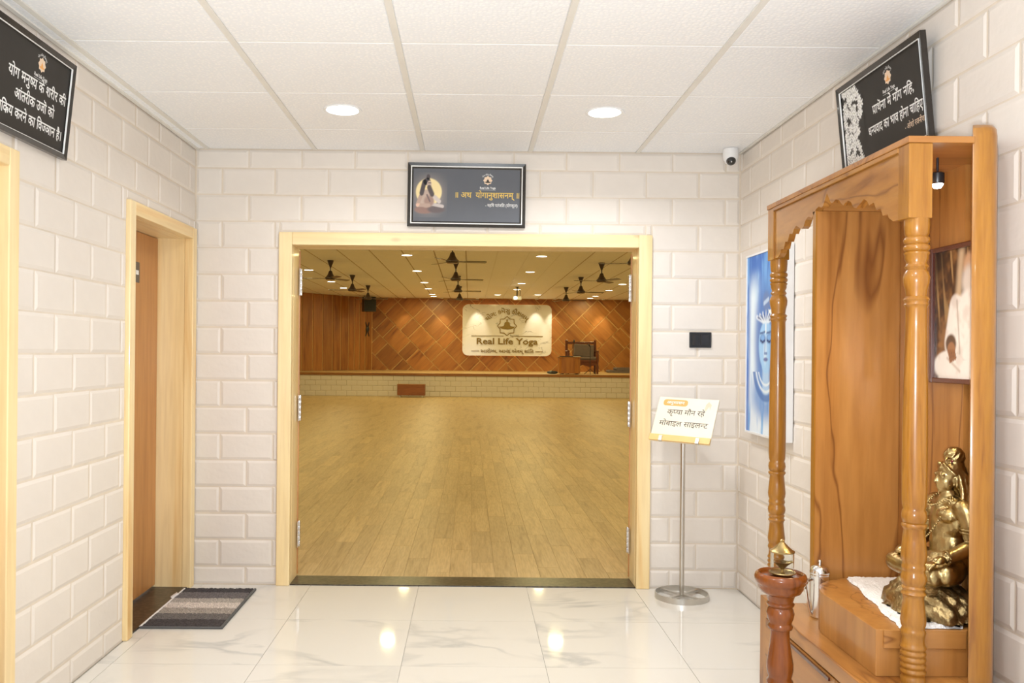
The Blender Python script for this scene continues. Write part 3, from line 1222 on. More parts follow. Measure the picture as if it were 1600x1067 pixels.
def picture(name, w_, h_, nx_, ny_, fn, mat, parent, M):
    u = (np.arange(nx_ + 1)) / nx_
    v = (np.arange(ny_ + 1)) / ny_
    U, V = np.meshgrid(u, v)
    rgb = fn(U, V)
    verts = np.stack([U.ravel() * w_, V.ravel() * h_, np.zeros(U.size)], 1)
    idx = np.arange((nx_ + 1) * (ny_ + 1)).reshape(ny_ + 1, nx_ + 1)
    faces = np.stack([idx[:-1, :-1].ravel(), idx[:-1, 1:].ravel(), idx[1:, 1:].ravel(), idx[1:, :-1].ravel()], 1)
    me = bpy.data.meshes.new(name)
    me.from_pydata(verts.tolist(), [], faces.tolist())
    ca = me.color_attributes.new('Col', 'FLOAT_COLOR', 'POINT')
    ca.data.foreach_set('color', np.concatenate([rgb.reshape(-1, 3), np.ones((U.size, 1))], 1).astype(np.float32).ravel())
    me.materials.append(mat)
    o = link(name, me, parent)
    o.matrix_local = M
    return o


def mixc(base, col, a):
    return base * (1 - a[..., None]) + np.array(lin(col)) * a[..., None]


def ell(U, V, cx, cy, rx, ry, soft=0.1):
    d = np.sqrt(((U - cx) / rx) ** 2 + ((V - cy) / ry) ** 2)
    return 1 - sm(1 - soft, 1 + soft, d)


def seg(U, V, x0, y0, x1, y1, w_, soft=0.5):
    dx, dy = x1 - x0, y1 - y0
    t = np.clip(((U - x0) * dx + (V - y0) * dy) / (dx * dx + dy * dy), 0, 1)
    d = np.hypot(U - x0 - t * dx, V - y0 - t * dy)
    return 1 - sm(w_ * (1 - soft), w_ * (1 + soft), d)


def solid(U, c):
    return np.ones(U.shape + (3,)) * np.array(lin(c))


def blue_picture(U, V):
    A = 0.56 / 0.92
    U0 = U
    U = U + 0.13
    n = fbm(U * 14, V * 3.2, 3)
    n2 = fbm(U * 5, V * 5, 9)
    C = solid(U, (112, 166, 224))
    C = mixc(C, (74, 132, 206), sm(0.45, 0.68, n) * 0.8)
    C = mixc(C, (150, 195, 236), sm(0.55, 0.75, n2) * 0.8)
    C = mixc(C, (50, 104, 190), sm(0.72, 0.98, V) * sm(0.35, 0.6, n) * 0.9)
    gl = np.exp(-(((U - 0.30) / 0.15) ** 2)) * sm(0.05, 0.3, V) * (1 - sm(0.75, 0.95, V))
    C = mixc(C, (226, 240, 250), np.clip(gl * 1.0 * sm(0.25, 0.6, n + 0.15), 0, 1))
    C = mixc(C, (236, 244, 250), sm(0.42, 0.05, V) * sm(0.35, 0.55, n) * 0.9)
    C = mixc(C, (40, 96, 186), (1 - sm(0.02, 0.13, U0)) * sm(0.3, 0.5, n) * 0.85)
    # hair mass and shoulders
    C = mixc(C, (66, 104, 176), ell(U, V, 0.66, 0.52, 0.29, 0.30, 0.35) * 0.75)
    C = mixc(C, (92, 140, 205), ell(U, V, 0.66, 0.22, 0.36, 0.14, 0.4) * 0.75)
    # neck, face
    C = mixc(C, (176, 206, 236), seg(U, V, 0.66, 0.26, 0.66, 0.42, 0.085, 0.3) * 0.9)
    face = ell(U, V, 0.66, 0.49, 0.19, 0.135, 0.08)
    face = np.maximum(face, ell(U, V, 0.66, 0.42, 0.125, 0.085, 0.1))
    C = mixc(C, (158, 200, 238), face)
    C = mixc(C, (92, 146, 214), face * sm(0.70, 0.84, U))
    C = mixc(C, (212, 230, 246), ell(U, V, 0.64, 0.465, 0.04, 0.075, 0.5) * 0.8)
    for ex in (0.575, 0.745):
        C = mixc(C, (62, 100, 170), ell(U, V, ex, 0.525, 0.07, 0.026, 0.35) * 0.9)
        C = mixc(C, (120, 168, 222), ell(U, V, ex, 0.53, 0.05, 0.017, 0.35))
        C = mixc(C, (28, 52, 110), seg(U, V, ex - 0.06, 0.517, ex, 0.508, 0.006) + seg(U, V, ex, 0.508, ex + 0.06, 0.517, 0.006))
        C = mixc(C, (36, 64, 130), seg(U, V, ex - 0.07, 0.556, ex + 0.06, 0.563, 0.006) * 0.8)
    C = mixc(C, (60, 96, 165), seg(U, V, 0.635, 0.53, 0.63, 0.455, 0.008) * 0.7)
    C = mixc(C, (66, 100, 165), seg(U, V, 0.62, 0.445, 0.69, 0.445, 0.007) * 0.8)
    C = mixc(C, (86, 90, 150), ell(U, V, 0.655, 0.412, 0.055, 0.011, 0.4) * 0.9)
    C = mixc(C, (240, 246, 250), seg(U, V, 0.655, 0.565, 0.655, 0.60, 0.012))
    # hair strands above the forehead, top knot, crescent
    for k in range(7):
        a = (k - 3) * 0.055
        C = mixc(C, (230, 238, 246), seg(U, V, 0.655 + a * 0.4, 0.62, 0.655 + a * 1.5, 0.675 - abs(a) * 0.15, 0.012) * 0.9)
        C = mixc(C, (48, 70, 130), seg(U, V, 0.672 + a * 0.4, 0.625, 0.675 + a * 1.45, 0.672 - abs(a) * 0.15, 0.006) * 0.9)
    C = mixc(C, (104, 128, 176), ell(U, V, 0.66, 0.73, 0.09, 0.055, 0.3) * 0.85)
    C = mixc(C, (196, 216, 238), seg(U, V, 0.60, 0.72, 0.72, 0.74, 0.012) * 0.8)
    cr = ell(U, V, 0.80, 0.74, 0.12, 0.085, 0.06) * (1 - ell(U, V, 0.75, 0.765, 0.12, 0.085, 0.06))
    C = mixc(C, (246, 248, 244), cr)
    # necklaces
    for r_, w_ in ((0.14, 0.007), (0.18, 0.008), (0.22, 0.02)):
        d = np.abs(np.hypot((U - 0.66), (V - 0.40) / A * 1.0) - r_ * 1.5)
        ring = (1 - sm(w_, w_ * 2.2, d)) * (V < 0.34)
        C = mixc(C, (226, 236, 244) if w_ < 0.01 else (64, 110, 178), ring * 0.85)
    return np.clip(C, 0, 1)


def robe_picture(U, V):
    n = fbm(U * 5, V * 7, 2)
    C = solid(U, (78, 48, 24))
    C = mixc(C, (140, 96, 52), sm(0.45, 0.7, n))
    C = mixc(C, (44, 26, 14), sm(0.5, 0.3, n) * 0.8)
    st = sm(0.62, 0.8, vnoise(U * 16 + V * 3, V * 2.2, 5)) * sm(0.3, 0.6, V)
    C = mixc(C, (190, 150, 96), st * 0.7)
    C = mixc(C, (34, 20, 12), (1 - sm(0.05, 0.35, U)) * sm(0.55, 0.9, V) * 0.8)
    # long pale hair / beard at the right
    C = mixc(C, (206, 176, 140), seg(U, V, 0.52, 0.98, 0.46, 0.62, 0.05, 0.9) * 0.9)
    C = mixc(C, (198, 156, 120), ell(U, V, 0.68, 0.86, 0.13, 0.10, 0.3))
    C = mixc(C, (214, 200, 186), ell(U, V, 0.66, 0.74, 0.13, 0.12, 0.4))
    # robe
    body = np.clip(ell(U, V, 0.68, 0.40, 0.32, 0.28, 0.1) + seg(U, V, 0.42, 0.52, 0.34, 0.28, 0.13, 0.15) + (V < 0.14) * sm(0.05, 0.12, U + V * 0.3), 0, 1)
    body = np.maximum(body, ell(U, V, 0.30, 0.10, 0.30, 0.12, 0.1))
    f_ = fbm(U * 4 + V * 6, V * 3 - U * 5, 8)
    C = mixc(C, (236, 226, 216), body)
    C = mixc(C, (206, 190, 178), body * sm(0.45, 0.75, f_) * 0.6)
    C = mixc(C, (170, 150, 132), seg(U, V, 0.44, 0.60, 0.50, 0.20, 0.012, 0.7) * 0.7)
    C = mixc(C, (188, 168, 150), seg(U, V, 0.26, 0.16, 0.5, 0.06, 0.012, 0.7) * 0.7)
    # cuff shade and hand
    C = mixc(C, (92, 66, 46), ell(U, V, 0.33, 0.27, 0.10, 0.075, 0.2))
    C = mixc(C, (158, 110, 74), ell(U, V, 0.34, 0.225, 0.075, 0.06, 0.15))
    for k in range(4):
        C = mixc(C, (142, 94, 60), seg(U, V, 0.29 + k * 0.035, 0.215, 0.32 + k * 0.032, 0.135 + 0.008 * k, 0.016, 0.3))
        C = mixc(C, (92, 58, 36), seg(U, V, 0.308 + k * 0.035, 0.205, 0.336 + k * 0.032, 0.14 + 0.008 * k, 0.005, 0.4) * 0.8)
    return np.clip(C, 0, 1)


def sage_picture(U, V):
    C = np.ones(U.shape + (3,)) * np.array((0.125, 0.132, 0.15))  # same glare-greyed base colour as the panel behind
    bgc = np.exp(-(((U - 0.5) / 0.42) ** 2 + ((V - 0.5) / 0.40) ** 2) ** 1.5)
    C = mixc(C, (176, 164, 156), bgc * 0.75)
    C = mixc(C, (246, 226, 170), ell(U, V, 0.49, 0.57, 0.36, 0.30, 0.06))
    # legs / book block
    C = mixc(C, (148, 118, 108), ell(U, V, 0.36, 0.17, 0.26, 0.09, 0.2))
    C = mixc(C, (110, 98, 98), ell(U, V, 0.70, 0.18, 0.24, 0.08, 0.25))
    C = mixc(C, (206, 196, 192), seg(U, V, 0.55, 0.30, 0.88, 0.25, 0.035, 0.3))
    # torso and arms
    C = mixc(C, (196, 174, 160), ell(U, V, 0.42, 0.42, 0.20, 0.20, 0.1))
    C = mixc(C, (168, 140, 128), ell(U, V, 0.50, 0.36, 0.14, 0.12, 0.3))
    C = mixc(C, (186, 160, 146), seg(U, V, 0.26, 0.46, 0.18, 0.28, 0.05, 0.2) + seg(U, V, 0.18, 0.27, 0.50, 0.27, 0.04, 0.2))
    C = mixc(C, (214, 202, 196), seg(U, V, 0.66, 0.45, 0.78, 0.36, 0.05, 0.25))
    C = mixc(C, (122, 104, 104), seg(U, V, 0.44, 0.5, 0.52, 0.36, 0.02, 0.4))
    # hair, face, beard
    C = mixc(C, (84, 76, 78), seg(U, V, 0.36, 0.78, 0.29, 0.54, 0.06, 0.25) + ell(U, V, 0.44, 0.80, 0.095, 0.08, 0.2) + ell(U, V, 0.47, 0.90, 0.05, 0.06, 0.2))
    C = mixc(C, (208, 186, 170), ell(U, V, 0.50, 0.74, 0.06, 0.075, 0.15))
    C = mixc(C, (90, 80, 80), seg(U, V, 0.50, 0.665, 0.58, 0.52, 0.062, 0.3))
    C = mixc(C, (92, 80, 78), seg(U, V, 0.47, 0.765, 0.54, 0.765, 0.01, 0.4))
    return np.clip(C, 0, 1)


def flower_fn(asp, seed, left_soft):
    rr = random.Random(seed)
    pts = []
    for k in range(230):
        pts.append((rr.random(), rr.random() * asp, rr.uniform(0.07, 0.11), rr.uniform(0, PI)))

    def fn(U, V):
        C = np.ones(U.shape + (3,)) * np.array((0.033, 0.029, 0.025))
        for (a, b, r_, an) in pts:
            edge = 0.80 + 0.14 * math.sin(b * 5 + seed)
            if a > edge:
                continue
            dx, dy = (U - a), V * asp - b
            d = np.hypot(dx, dy)
            th = np.arctan2(dy, dx) + an
            lim = r_ * (0.72 + 0.30 * np.cos(5 * th))
            m = 1 - sm(0.8, 1.05, d / lim)
            C = mixc(C, (70, 68, 64), (1 - sm(0.9, 1.3, d / lim)) * 0.6)
            C = mixc(C, (252, 252, 250), m)
            C = mixc(C, (170, 172, 150), (1 - sm(0.1, 0.3, d / r_)) * 0.8)
        return np.clip(C, 0, 1)
    return fn


# ---------------------------------------------------------------- framed signs
PWID, PHEI = 0.655, 0.355


def framed_sign(label, M, panel, lines, kind, emx=0.0):
    t = thing('framed_sign', label, 'framed sign')
    t.matrix_world = M
    fw = 0.021
    w2, h2 = PWID / 2, PHEI / 2
    fr = MB()
    d0, d1_ = 0.0, 0.022

    def ring(mb, a, b, z0, z1, zi):
        # mitred frame moulding from outer half-size a to inner b
        (ax, ay), (bx, by) = a, b
        o_ = [(-ax, -ay), (ax, -ay), (ax, ay), (-ax, ay)]
        i_ = [(-bx, -by), (bx, -by), (bx, by), (-bx, by)]
        vv = [p + (z0,) for p in o_] + [p + (z1,) for p in o_] + [p + (zi,) for p in i_] + [p + (z0,) for p in i_]
        ff = []
        for k in range(4):
            j = (k + 1) % 4
            ff += [(k, j, 4 + j, 4 + k), (4 + k, 4 + j, 8 + j, 8 + k), (8 + k, 8 + j, 12 + j, 12 + k), (12 + k, 12 + j, j, k)]
        mb.add(vv, ff)
    ring(fr, (w2, h2), (w2 - fw, h2 - fw), 0.0, 0.020, 0.014)
    fr.build('frame', MT['blackframe'], t)
    ln = MB()
    lw = 0.004 if kind == 'sage' else 0.0012
    ring(ln, (w2 - fw + lw, h2 - fw + lw), (w2 - fw - lw / 2, h2 - fw - lw / 2), 0.012, 0.0175, 0.0165)
    ln.build('frame_line', MT['ink'], t)
    if kind == 'sage':
        l2 = MB()
        ring(l2, (w2 - fw - 0.002, h2 - fw - 0.002), (w2 - fw - 0.010, h2 - fw - 0.010), 0.006, 0.0155, 0.009)
        l2.build('inner_frame', MT['blackframe'], t)
    MB().box(-w2 + fw, w2 - fw, -h2 + fw, h2 - fw, 0.002, 0.008).build('printed_panel', panel, t)
    Z = 0.0086
    for (s, x, y, size, wid, mt, bold, al) in lines:
        m = MB()
        put_text(m, s, x, y, size, Z, bold, al, wid)
        m.build('lettering', mt, t)
    ex, ey = {'sage': (0.117, 0.085), 'dark': (emx, 0.105)}[kind]
    em = MB()
    star_disc(em, ex, ey, 0.026, Z)
    em.build('emblem', MT['cream'], t)
    e2 = MB()
    sitter(e2, ex, ey - 0.013, 0.022, Z + 0.0004)
    e2.build('emblem_figure', MT['orange'] if kind != 'sage' else MT['inkdark'], t)
    e3 = MB()
    put_text(e3, 'યોગ: કમ~સુ કૌશલમ્', ex, ey + 0.030, 0.011, Z, 0.01, 'C', 0.062, arc=0.032)
    e3.build('emblem_arc_lettering', MT['ink'], t)
    e3 = MB()
    put_text(e3, 'Real Life Yoga', ex, ey - 0.047, 0.017, Z, 0.02, 'C', 0.088)
    e3.build('emblem_lettering', MT['ink'], t)
    e3 = MB()
    e3.box(ex - 0.044, ex + 0.044, ey - 0.0535, ey - 0.0525, Z - 0.0002, Z)
    e3.build('emblem_rule', MT['ink'], t)
    return t


def basis(o_, X, Y):
    X, Y = Vector(X).normalized(), Vector(Y).normalized()
    Z = X.cross(Y).normalized()
    return Matrix(((X.x, Y.x, Z.x, o_[0]), (X.y, Y.y, Z.y, o_[1]), (X.z, Y.z, Z.z, o_[2]), (0, 0, 0, 1)))


# centre sign over the doorway
cS = (px(638, 255, YB) + px(822, 258, YB) + px(820, 357, YB) + px(636, 354, YB)) / 4
xd = px(822, 258, YB) - px(638, 255, YB)
Mc = basis((cS.x, YB - 0.0025, cS.z), (xd.x, 0, xd.z), (-xd.z, 0, xd.x))
t = framed_sign('black framed sign greyed by painted-in glare, with yellow lettering above the wide doorway', Mc, MT['panel_grey'],
                [('॥ अथ  योगानुशासनम् ॥', 0.114, -0.012, 0.046, 0.365, MT['gold'], 0.014, 'C'),
                 ('- महिष~ पतंजिल (योगसूत^र)', 0.285, -0.061, 0.024, 0.18, MT['ink'], 0.008, 'R')], 'sage')
picture('sage_drawing', 0.20, 0.25, 70, 88, sage_picture, MT['greyprint'], t, Matrix.Translation((-0.308, -0.125, 0.0085)))

# left sign, leaning out from the left wall
pbr = Vector((-1.512, 3.155, 2.005))
ptr = Vector((-1.477, 3.155, 2.350))
up = (ptr - pbr).normalized()
Xd = Vector((0, 1, 0))                      # text runs away from the camera on the left wall
cL = pbr + up * PHEI / 2 - Xd * PWID / 2
Ml = basis(cL, Xd, up)
Ml = Ml @ Matrix.Translation((0, 0, -0.02))
tl = framed_sign('black framed charcoal sign with three white text lines on the left wall', Ml, MT['panel_dark'],
                 [('योग मनुष^य के शरीर की', 0.102, 0.014, 0.050, 0.385, MT['ink'], 0.016, 'C'),
                  ('आंतरीक उजा~ को', 0.090, -0.050, 0.050, 0.265, MT['ink'], 0.016, 'C'),
                  ('सिक/य करने का िवज^ञान है।', 0.077, -0.114, 0.050, 0.43, MT['ink'], 0.016, 'C')], 'dark', 0.108)
picture('blossom_print', 0.16, 0.31, 60, 124, flower_fn(1.94, 3, 0), MT['matteprint'], tl, Matrix.Translation((-0.305, -0.155, 0.0085)))

# right sign, leaning above the shrine canopy
Xd = Vector((0, -1, 0))                     # reads towards the camera on the right wall
ptl, upr = Vector((1.456, 3.362, 2.356)), Vector((-0.035, 0, 0.353)).normalized()
cR = ptl - upr * PHEI / 2 + Xd * PWID / 2
Mr = basis(cR, Xd, upr) @ Matrix.Translation((0, 0, -0.003)) @ Matrix.Scale(0.957, 4, (1, 0, 0))
tr = framed_sign('black framed charcoal sign with white blossoms leaning above the shrine canopy', Mr, MT['panel_dark'],
                 [('प/ाथ~ना में माँग निह,', 0.090, 0.008, 0.048, 0.30, MT['ink'], 0.016, 'C'),
                  ('धन^यवाद का भाव होना चािहए।', 0.098, -0.062, 0.048, 0.405, MT['ink'], 0.016, 'C'),
                  ('- ओशो रजनीश', 0.29, -0.105, 0.028, 0.13, MT['cream'], 0.004, 'R')], 'dark', 0.072)
picture('blossom_print', 0.175, 0.31, 66, 118, flower_fn(1.77, 8, 0), MT['matteprint'], tr, Matrix.Translation((-0.303, -0.155, 0.0085)))

# ---------------------------------------------------------------- downlights of the foyer
fd = None
for i, (x, y) in enumerate([(-0.602, 3.93), (0.617, 3.93), (-0.60, 1.42), (0.617, 1.42), (-0.6, -0.35), (0.6, -0.35)]):
    lab = ['round lit ceiling light over the left half of the doorway', 'round lit ceiling light over the right half of the doorway'][i] if i < 2 else 'round lit entrance hall ceiling light out of view overhead'
    if fd is None:
        fd = thing('downlight', lab, 'ceiling light', (x, y, HC), group='round ceiling lights of the entrance hall')
        MB().lathe([(0.073, -0.001), (0.088, -0.004), (0.090, 0.0), (0.088, 0.006), (0.073, 0.006)], 32).build('trim_ring', MT['white'], fd, smooth=True)
        MB().lathe([(0.001, -0.0025), (0.074, -0.002), (0.074, 0.004), (0.001, 0.004)], 32).build('diffuser', MT['lamp_foyer'], fd)
        cur = fd
    else:
        cur = dup(fd, (x, y, HC), lab)
    area_light('lamp', cur, 0.14, P_FOYER, C_FOYER, (0, 0, -0.012), spread=math.radians(150))

# ---------------------------------------------------------------- hall lights
hl = None
cols_ = [(-4.07 * KC, 'leftmost row'), (-1.345 * KC, 'left centre row'), (1.50 * KC, 'right centre row'), (4.45 * KC, 'rightmost row')]
rows_ = [6.8, 10.0, 13.2, 16.45, 19.6, 22.8, 25.0]
nths = {16.45: 'nearest', 19.6: 'second', 22.8: 'third', 25.0: 'fourth'}
spots = [(x, y, ('%s visible round hall ceiling light from the doorway in the %s' % (nths[y], r)) if (y in nths and not (abs(x) > 3 and y < 17.5)) else 'round hall ceiling light hidden by the doorway head') for (x, r) in cols_ for y in rows_]
spots += [(-1.33 * KC, 29.6 * KC, 'fifth visible round hall ceiling light from the doorway in the left centre row'), (-1.33 * KC, 30.7 * KC, 'sixth round hall ceiling light in the left centre row, close to the stage wall'), (0.96 * KC, 29.6 * KC, 'round ceiling light above the stage, left of the projector'),
          (2.35 * KC, 29.4 * KC, 'round ceiling light above the stage, right of the projector'), (4.42 * KC, 29.8 * KC, 'fifth round hall ceiling light from the doorway in the rightmost row'), (4.40 * KC, 31.0 * KC, 'last round hall ceiling light of the rightmost row, by the stage wall')]
for (x, y, lab) in spots:
    if hl is None:
        hl = thing('downlight', lab, 'ceiling light', (x, y, HH), group='round ceiling lights of the yoga hall')
        MB().lathe([(0.100, -0.002), (0.118, -0.006), (0.122, 0.0), (0.118, 0.006), (0.1, 0.006)], 24).build('trim_ring', MT['white'], hl, smooth=True)
        MB().lathe([(0.001, -0.004), (0.102, -0.003), (0.102, 0.004), (0.001, 0.004)], 24).build('diffuser', MT['lamp_hall'], hl)
        cur = hl
    else:
        cur = dup(hl, (x, y, HH), lab)
    area_light('lamp', cur, 0.2, P_HALL, C_HALL, (0, 0, -0.014))
# small wall-washing spots in front of the stage wall
sl = None
for (u, lab) in ((632, 'small spotlight washing the left part of the stage wall'), (690, 'small spotlight washing the stage wall left of the marble sign'), (746, 'small spotlight over the left half of the marble sign'),
                 (839, 'small spotlight over the right half of the marble sign'), (867, 'small spotlight washing the stage wall right of the marble sign'), (943, 'small spotlight washing the stage wall above the chair')):
    x = px(u, 466, 28.9).x
    if sl is None:
        sl = thing('spotlight', lab, 'spotlight', (x, 28.98, HH), group='small spotlights along the stage wall')
        MB().lathe([(0.05, -0.03), (0.058, -0.03), (0.06, 0.0), (0.05, 0.006)], 20).build('housing', MT['white'], sl, smooth=True)
        MB().lathe([(0.001, -0.028), (0.05, -0.028), (0.05, -0.02), (0.001, -0.02)], 20).build('lens', MT['lamp_spot'], sl)
        cur = sl
    else:
        cur = dup(sl, (x, 28.98, HH), lab)
    spot_light('lamp', cur, P_SPOT, (1.0, 0.87, 0.62), (0, 0, -0.04), (math.radians(22), 0, 0), 50, 0.8, 0.03)

# ---------------------------------------------------------------- ceiling fans
fan0 = None
FD = 0.385


def fan_proto(label):
    t = thing('ceiling_fan', label, 'ceiling fan', group='dark ceiling fans of the yoga hall')
    MB().lathe([(0.012, -0.16), (0.03, -0.11), (0.055, -0.05), (0.07, -0.01), (0.07, 0.0)], 16).build('canopy', MT['fan'], t, smooth=True)
    MB().lathe([(0.013, -0.30), (0.013, -0.10)], 10).build('rod', MT['fan'], t, smooth=True)
    MB().lathe([(0.02, -FD - 0.02), (0.09, -FD - 0.015), (0.112, -FD + 0.01), (0.112, -FD + 0.03), (0.085, -FD + 0.055), (0.055, -FD + 0.10), (0.035, -FD + 0.16), (0.022, -FD + 0.17), (0.014, -FD + 0.175)], 20).build('motor', MT['fan'], t, smooth=True)
    for k in range(3):
        b = MB()
        pts = [(0.10, -0.02), (0.19, -0.03), (0.23, -0.056), (0.55, -0.06), (0.575, -0.04), (0.575, 0.04), (0.55, 0.052), (0.23, 0.05), (0.19, 0.03), (0.10, 0.02)]
        n = len(pts)
        vv = [(x, y, -y * 0.16 + 0.003) for x, y in pts] + [(x, y, -y * 0.16 - 0.003) for x, y in pts]
        b.add(vv, [tuple(range(n)), tuple(range(n, 2 * n))[::-1]] + [(i, (i + 1) % n, n + (i + 1) % n, n + i) for i in range(n)])
        b.build('blade', MT['fan'], t, loc=(0, 0, -FD + 0.012), rot=(0, 0, 2 * PI * k / 3))
    return t


fans = []
for (x, rn) in ((-3.15, 'left'), (-0.33, 'middle'), (2.95, 'right')):
    for y, nn in ((15.3, 'nearest'), (19.0, 'second'), (22.55, 'third'), (26.0, 'farthest')):
        if x < -3 and y < 16:
            continue
        if y == 15.3 and x > 2:
            lab = 'dark ceiling fan half hidden by the right side of the doorway'
        else:
            lab = '%s dark ceiling fan from the doorway in the %s row' % (nn, rn)
        fans.append((x, y, lab))
angs = [12, 100, 130, -8, -5, -5, 10, 70, 92, 60, 70]
angs = {(-3.15, 19.0): 178, (-3.15, 22.55): 190, (-3.15, 26.0): 15, (-0.33, 15.3): 6, (-0.33, 19.0): 6, (-0.33, 22.55): 6, (-0.33, 26.0): 8, (2.95, 15.3): 170, (2.95, 19.0): 60, (2.95, 22.55): 6, (2.95, 26.0): 6}
for (x, y, lab) in fans:
    rz = (0, 0, math.radians(angs[(x, y)]))
    if fan0 is None:
        fan0 = fan_proto(lab)
        fan0.location, fan0.rotation_euler = (x * KC, y * KC, HH), rz
    else:
        dup(fan0, (x * KC, y * KC, HH), lab, rz)

# ---------------------------------------------------------------- marble sign on the stage wall
s0, s1 = px(723, 475.5, HB_Y), px(861, 556.5, HB_Y)
SW, SH = s1.x - s0.x, s0.z - s1.z
ms = thing('wall_sign', 'large white marble sign with bronze lettering and star emblem on the stage wall', 'sign', ((s0.x + s1.x) / 2, HB_Y - 0.02, (s0.z + s1.z) / 2), rot=(PI / 2, 0, 0))


def rrect(w_, h_, r_, n=8):
    p = []
    for (cx_, cy_, a0) in ((w_ / 2 - r_, h_ / 2 - r_, 0), (-w_ / 2 + r_, h_ / 2 - r_, PI / 2), (-w_ / 2 + r_, -h_ / 2 + r_, PI), (w_ / 2 - r_, -h_ / 2 + r_, 1.5 * PI)):
        for k in range(n + 1):
            a = a0 + PI / 2 * k / n
            p.append((cx_ + r_ * math.cos(a), cy_ + r_ * math.sin(a)))
    return p


MB().prism(rrect(SW, SH, 0.2), 0.05, 0.08).build('marble_slab', MT['signstone'], ms)
MB().prism(rrect(SW - 0.22, SH - 0.22, 0.2), 0.0, 0.045).build('mounting_frame', MT['black'], ms)
e = MB()
op, ip = rrect(SW - 0.10, SH - 0.10, 0.2), rrect(SW - 0.16, SH - 0.16, 0.18)
n = len(op)
e.add([p + (0.03,) for p in op + ip] + [p + (0.018,) for p in op + ip], [f for k in range(n) for f in ((k, (k + 1) % n, n + (k + 1) % n, n + k), (k, (k + 1) % n, 2 * n + (k + 1) % n, 2 * n + k))])
e.build('led_strip', MT['ledstrip'], ms)
kx, ky = SW / 1110.0, SH / 640.0         # from the zoomed photo: sign spans 190..1290, 135..775


def sg(x, y):
    return ((x - 738) * kx, -(y - 455) * ky)


m = MB()
cx_, cy_ = sg(738, 215)
put_text(m, 'યોગ: કમ~સુ કૌશલમ્', cx_, cy_ - 0.07, 0.235 * KS, 0.08, 0.02, 'C', 1.60 * KS, 0.02, arc=0.98 * KS)
m.build('arched_lettering', MT['signgold'], ms)
m = MB()
ex, ey = sg(738, 403)
star_ring(m, ex, ey, 0.375 * KS, 0.033, 0.08, 0.02, inner=0.80)
m.build('star_outline', MT['signgold'], ms)
m = MB()
bx, by = sg(738, 440)
sitter(m, bx, by, 0.36 * KS, 0.08, 0.02)
m.build('seated_figure', MT['signgold'], ms)
m = MB()
for (a, b, y) in ((295, 695, 528), (780, 1185, 528), (295, 395, 717), (1090, 1185, 720)):
    xa, ya = sg(a, y)
    xb, _ = sg(b, y)
    m.box(xa, xb, ya - 0.009, ya + 0.009, 0.08, 0.095)
m.build('rule_line', MT['signgold'], ms)
m = MB()
tx, ty = sg(738, 630)
put_text(m, 'Real Life Yoga', tx, ty, 0.32 * KS, 0.08, 0.02, 'C', 2.30 * KS, 0.02)
m.build('main_lettering', MT['signgold'], ms)
m = MB()
tx, ty = sg(742, 737)
put_text(m, 'આરોગ^ય, આનંદ એવમ્ શાંિત', tx, ty, 0.17 * KS, 0.08, 0.018, 'C', 1.98 * KS, 0.015)
m.build('motto_lettering', MT['signgold'], ms)

# ---------------------------------------------------------------- other things of the hall
sx0, sx1 = px(620.5, 610, 24.6).x, px(664, 610, 24.6).x
bs = thing('step_stool', 'low brown wooden step box on the hall floor in front of the stage', 'step stool', ((sx0 + sx1) / 2, 24.75, 0))
hw = (sx1 - sx0) / 2
MB().box(-hw, hw, -0.17, 0.17, 0.36, 0.385).build('top', MT['nosing'], bs, bevel=0.004)
MB().box(-hw + 0.01, hw - 0.01, -0.165, -0.145, 0.06, 0.36).build('front_panel', wood('step_wood', (0.33, 0.11, 0.03), (0.28, 0.09, 0.022), (0.2, 0.06, 0.014), 0.4, (1, 8, 8)), bs)
for s in (-1, 1):
    MB().box(s * hw - s * 0.01 - 0.01, s * hw - s * 0.01 + 0.01, -0.145, 0.165, 0.06, 0.36).build('side_panel', MT['nosing'], bs)
    for y in (-0.13, 0.13):
        MB().lathe([(0.015, 0.0), (0.02, 0.06)], 10, (s * (hw - 0.08), y, 0)).build('foot', MT['paper'], bs)

sp = thing('loudspeaker', 'black loudspeaker mounted high in the left corner of the stage', 'loudspeaker', (px(575, 487, 28.3).x, 28.3, px(575, 487, 28.3).z), rot=(0, 0, math.radians(32)))
MB().prism([(-0.22, -0.18), (0.22, -0.18), (0.15, 0.18), (-0.15, 0.18)], 0.0, 0.50).build('cabinet', MT['black'], sp, bevel=0.015)
MB().box(-0.2, 0.2, -0.188, -0.179, 0.03, 0.47).build('grille', plain('speaker_grille', (0.01, 0.01, 0.01), 0.7, bump=0.5, bscale=200), sp)
MB().tube([(0, 0.18, 0.3), (0, 0.5, 0.3)], 0.02).build('wall_bracket', MT['black'], sp)

wo = thing('wall_ornament', 'small black metal wall ornament beside the left corner of the stage', 'wall ornament', (sp0.x + spd.x * 0.28 + spn.x * 0.03, sp0.y + spd.y * 0.28 + spn.y * 0.03, 1.86), rot=(0, 0, math.atan2(spd.y, spd.x) + PI))
for a, b in (((-0.08, 0), (0.08, 0.48)), ((0.08, 0), (-0.08, 0.48))):
    MB().tube([(a[0], 0, a[1]), (0, -0.02, 0.24), (b[0], 0, b[1])], 0.016).build('crossed_bar', MT['black'], wo)
MB().ball((0, -0.02, 0.24), (0.07, 0.02, 0.1)).build('boss', MT['black'], wo, smooth=True)

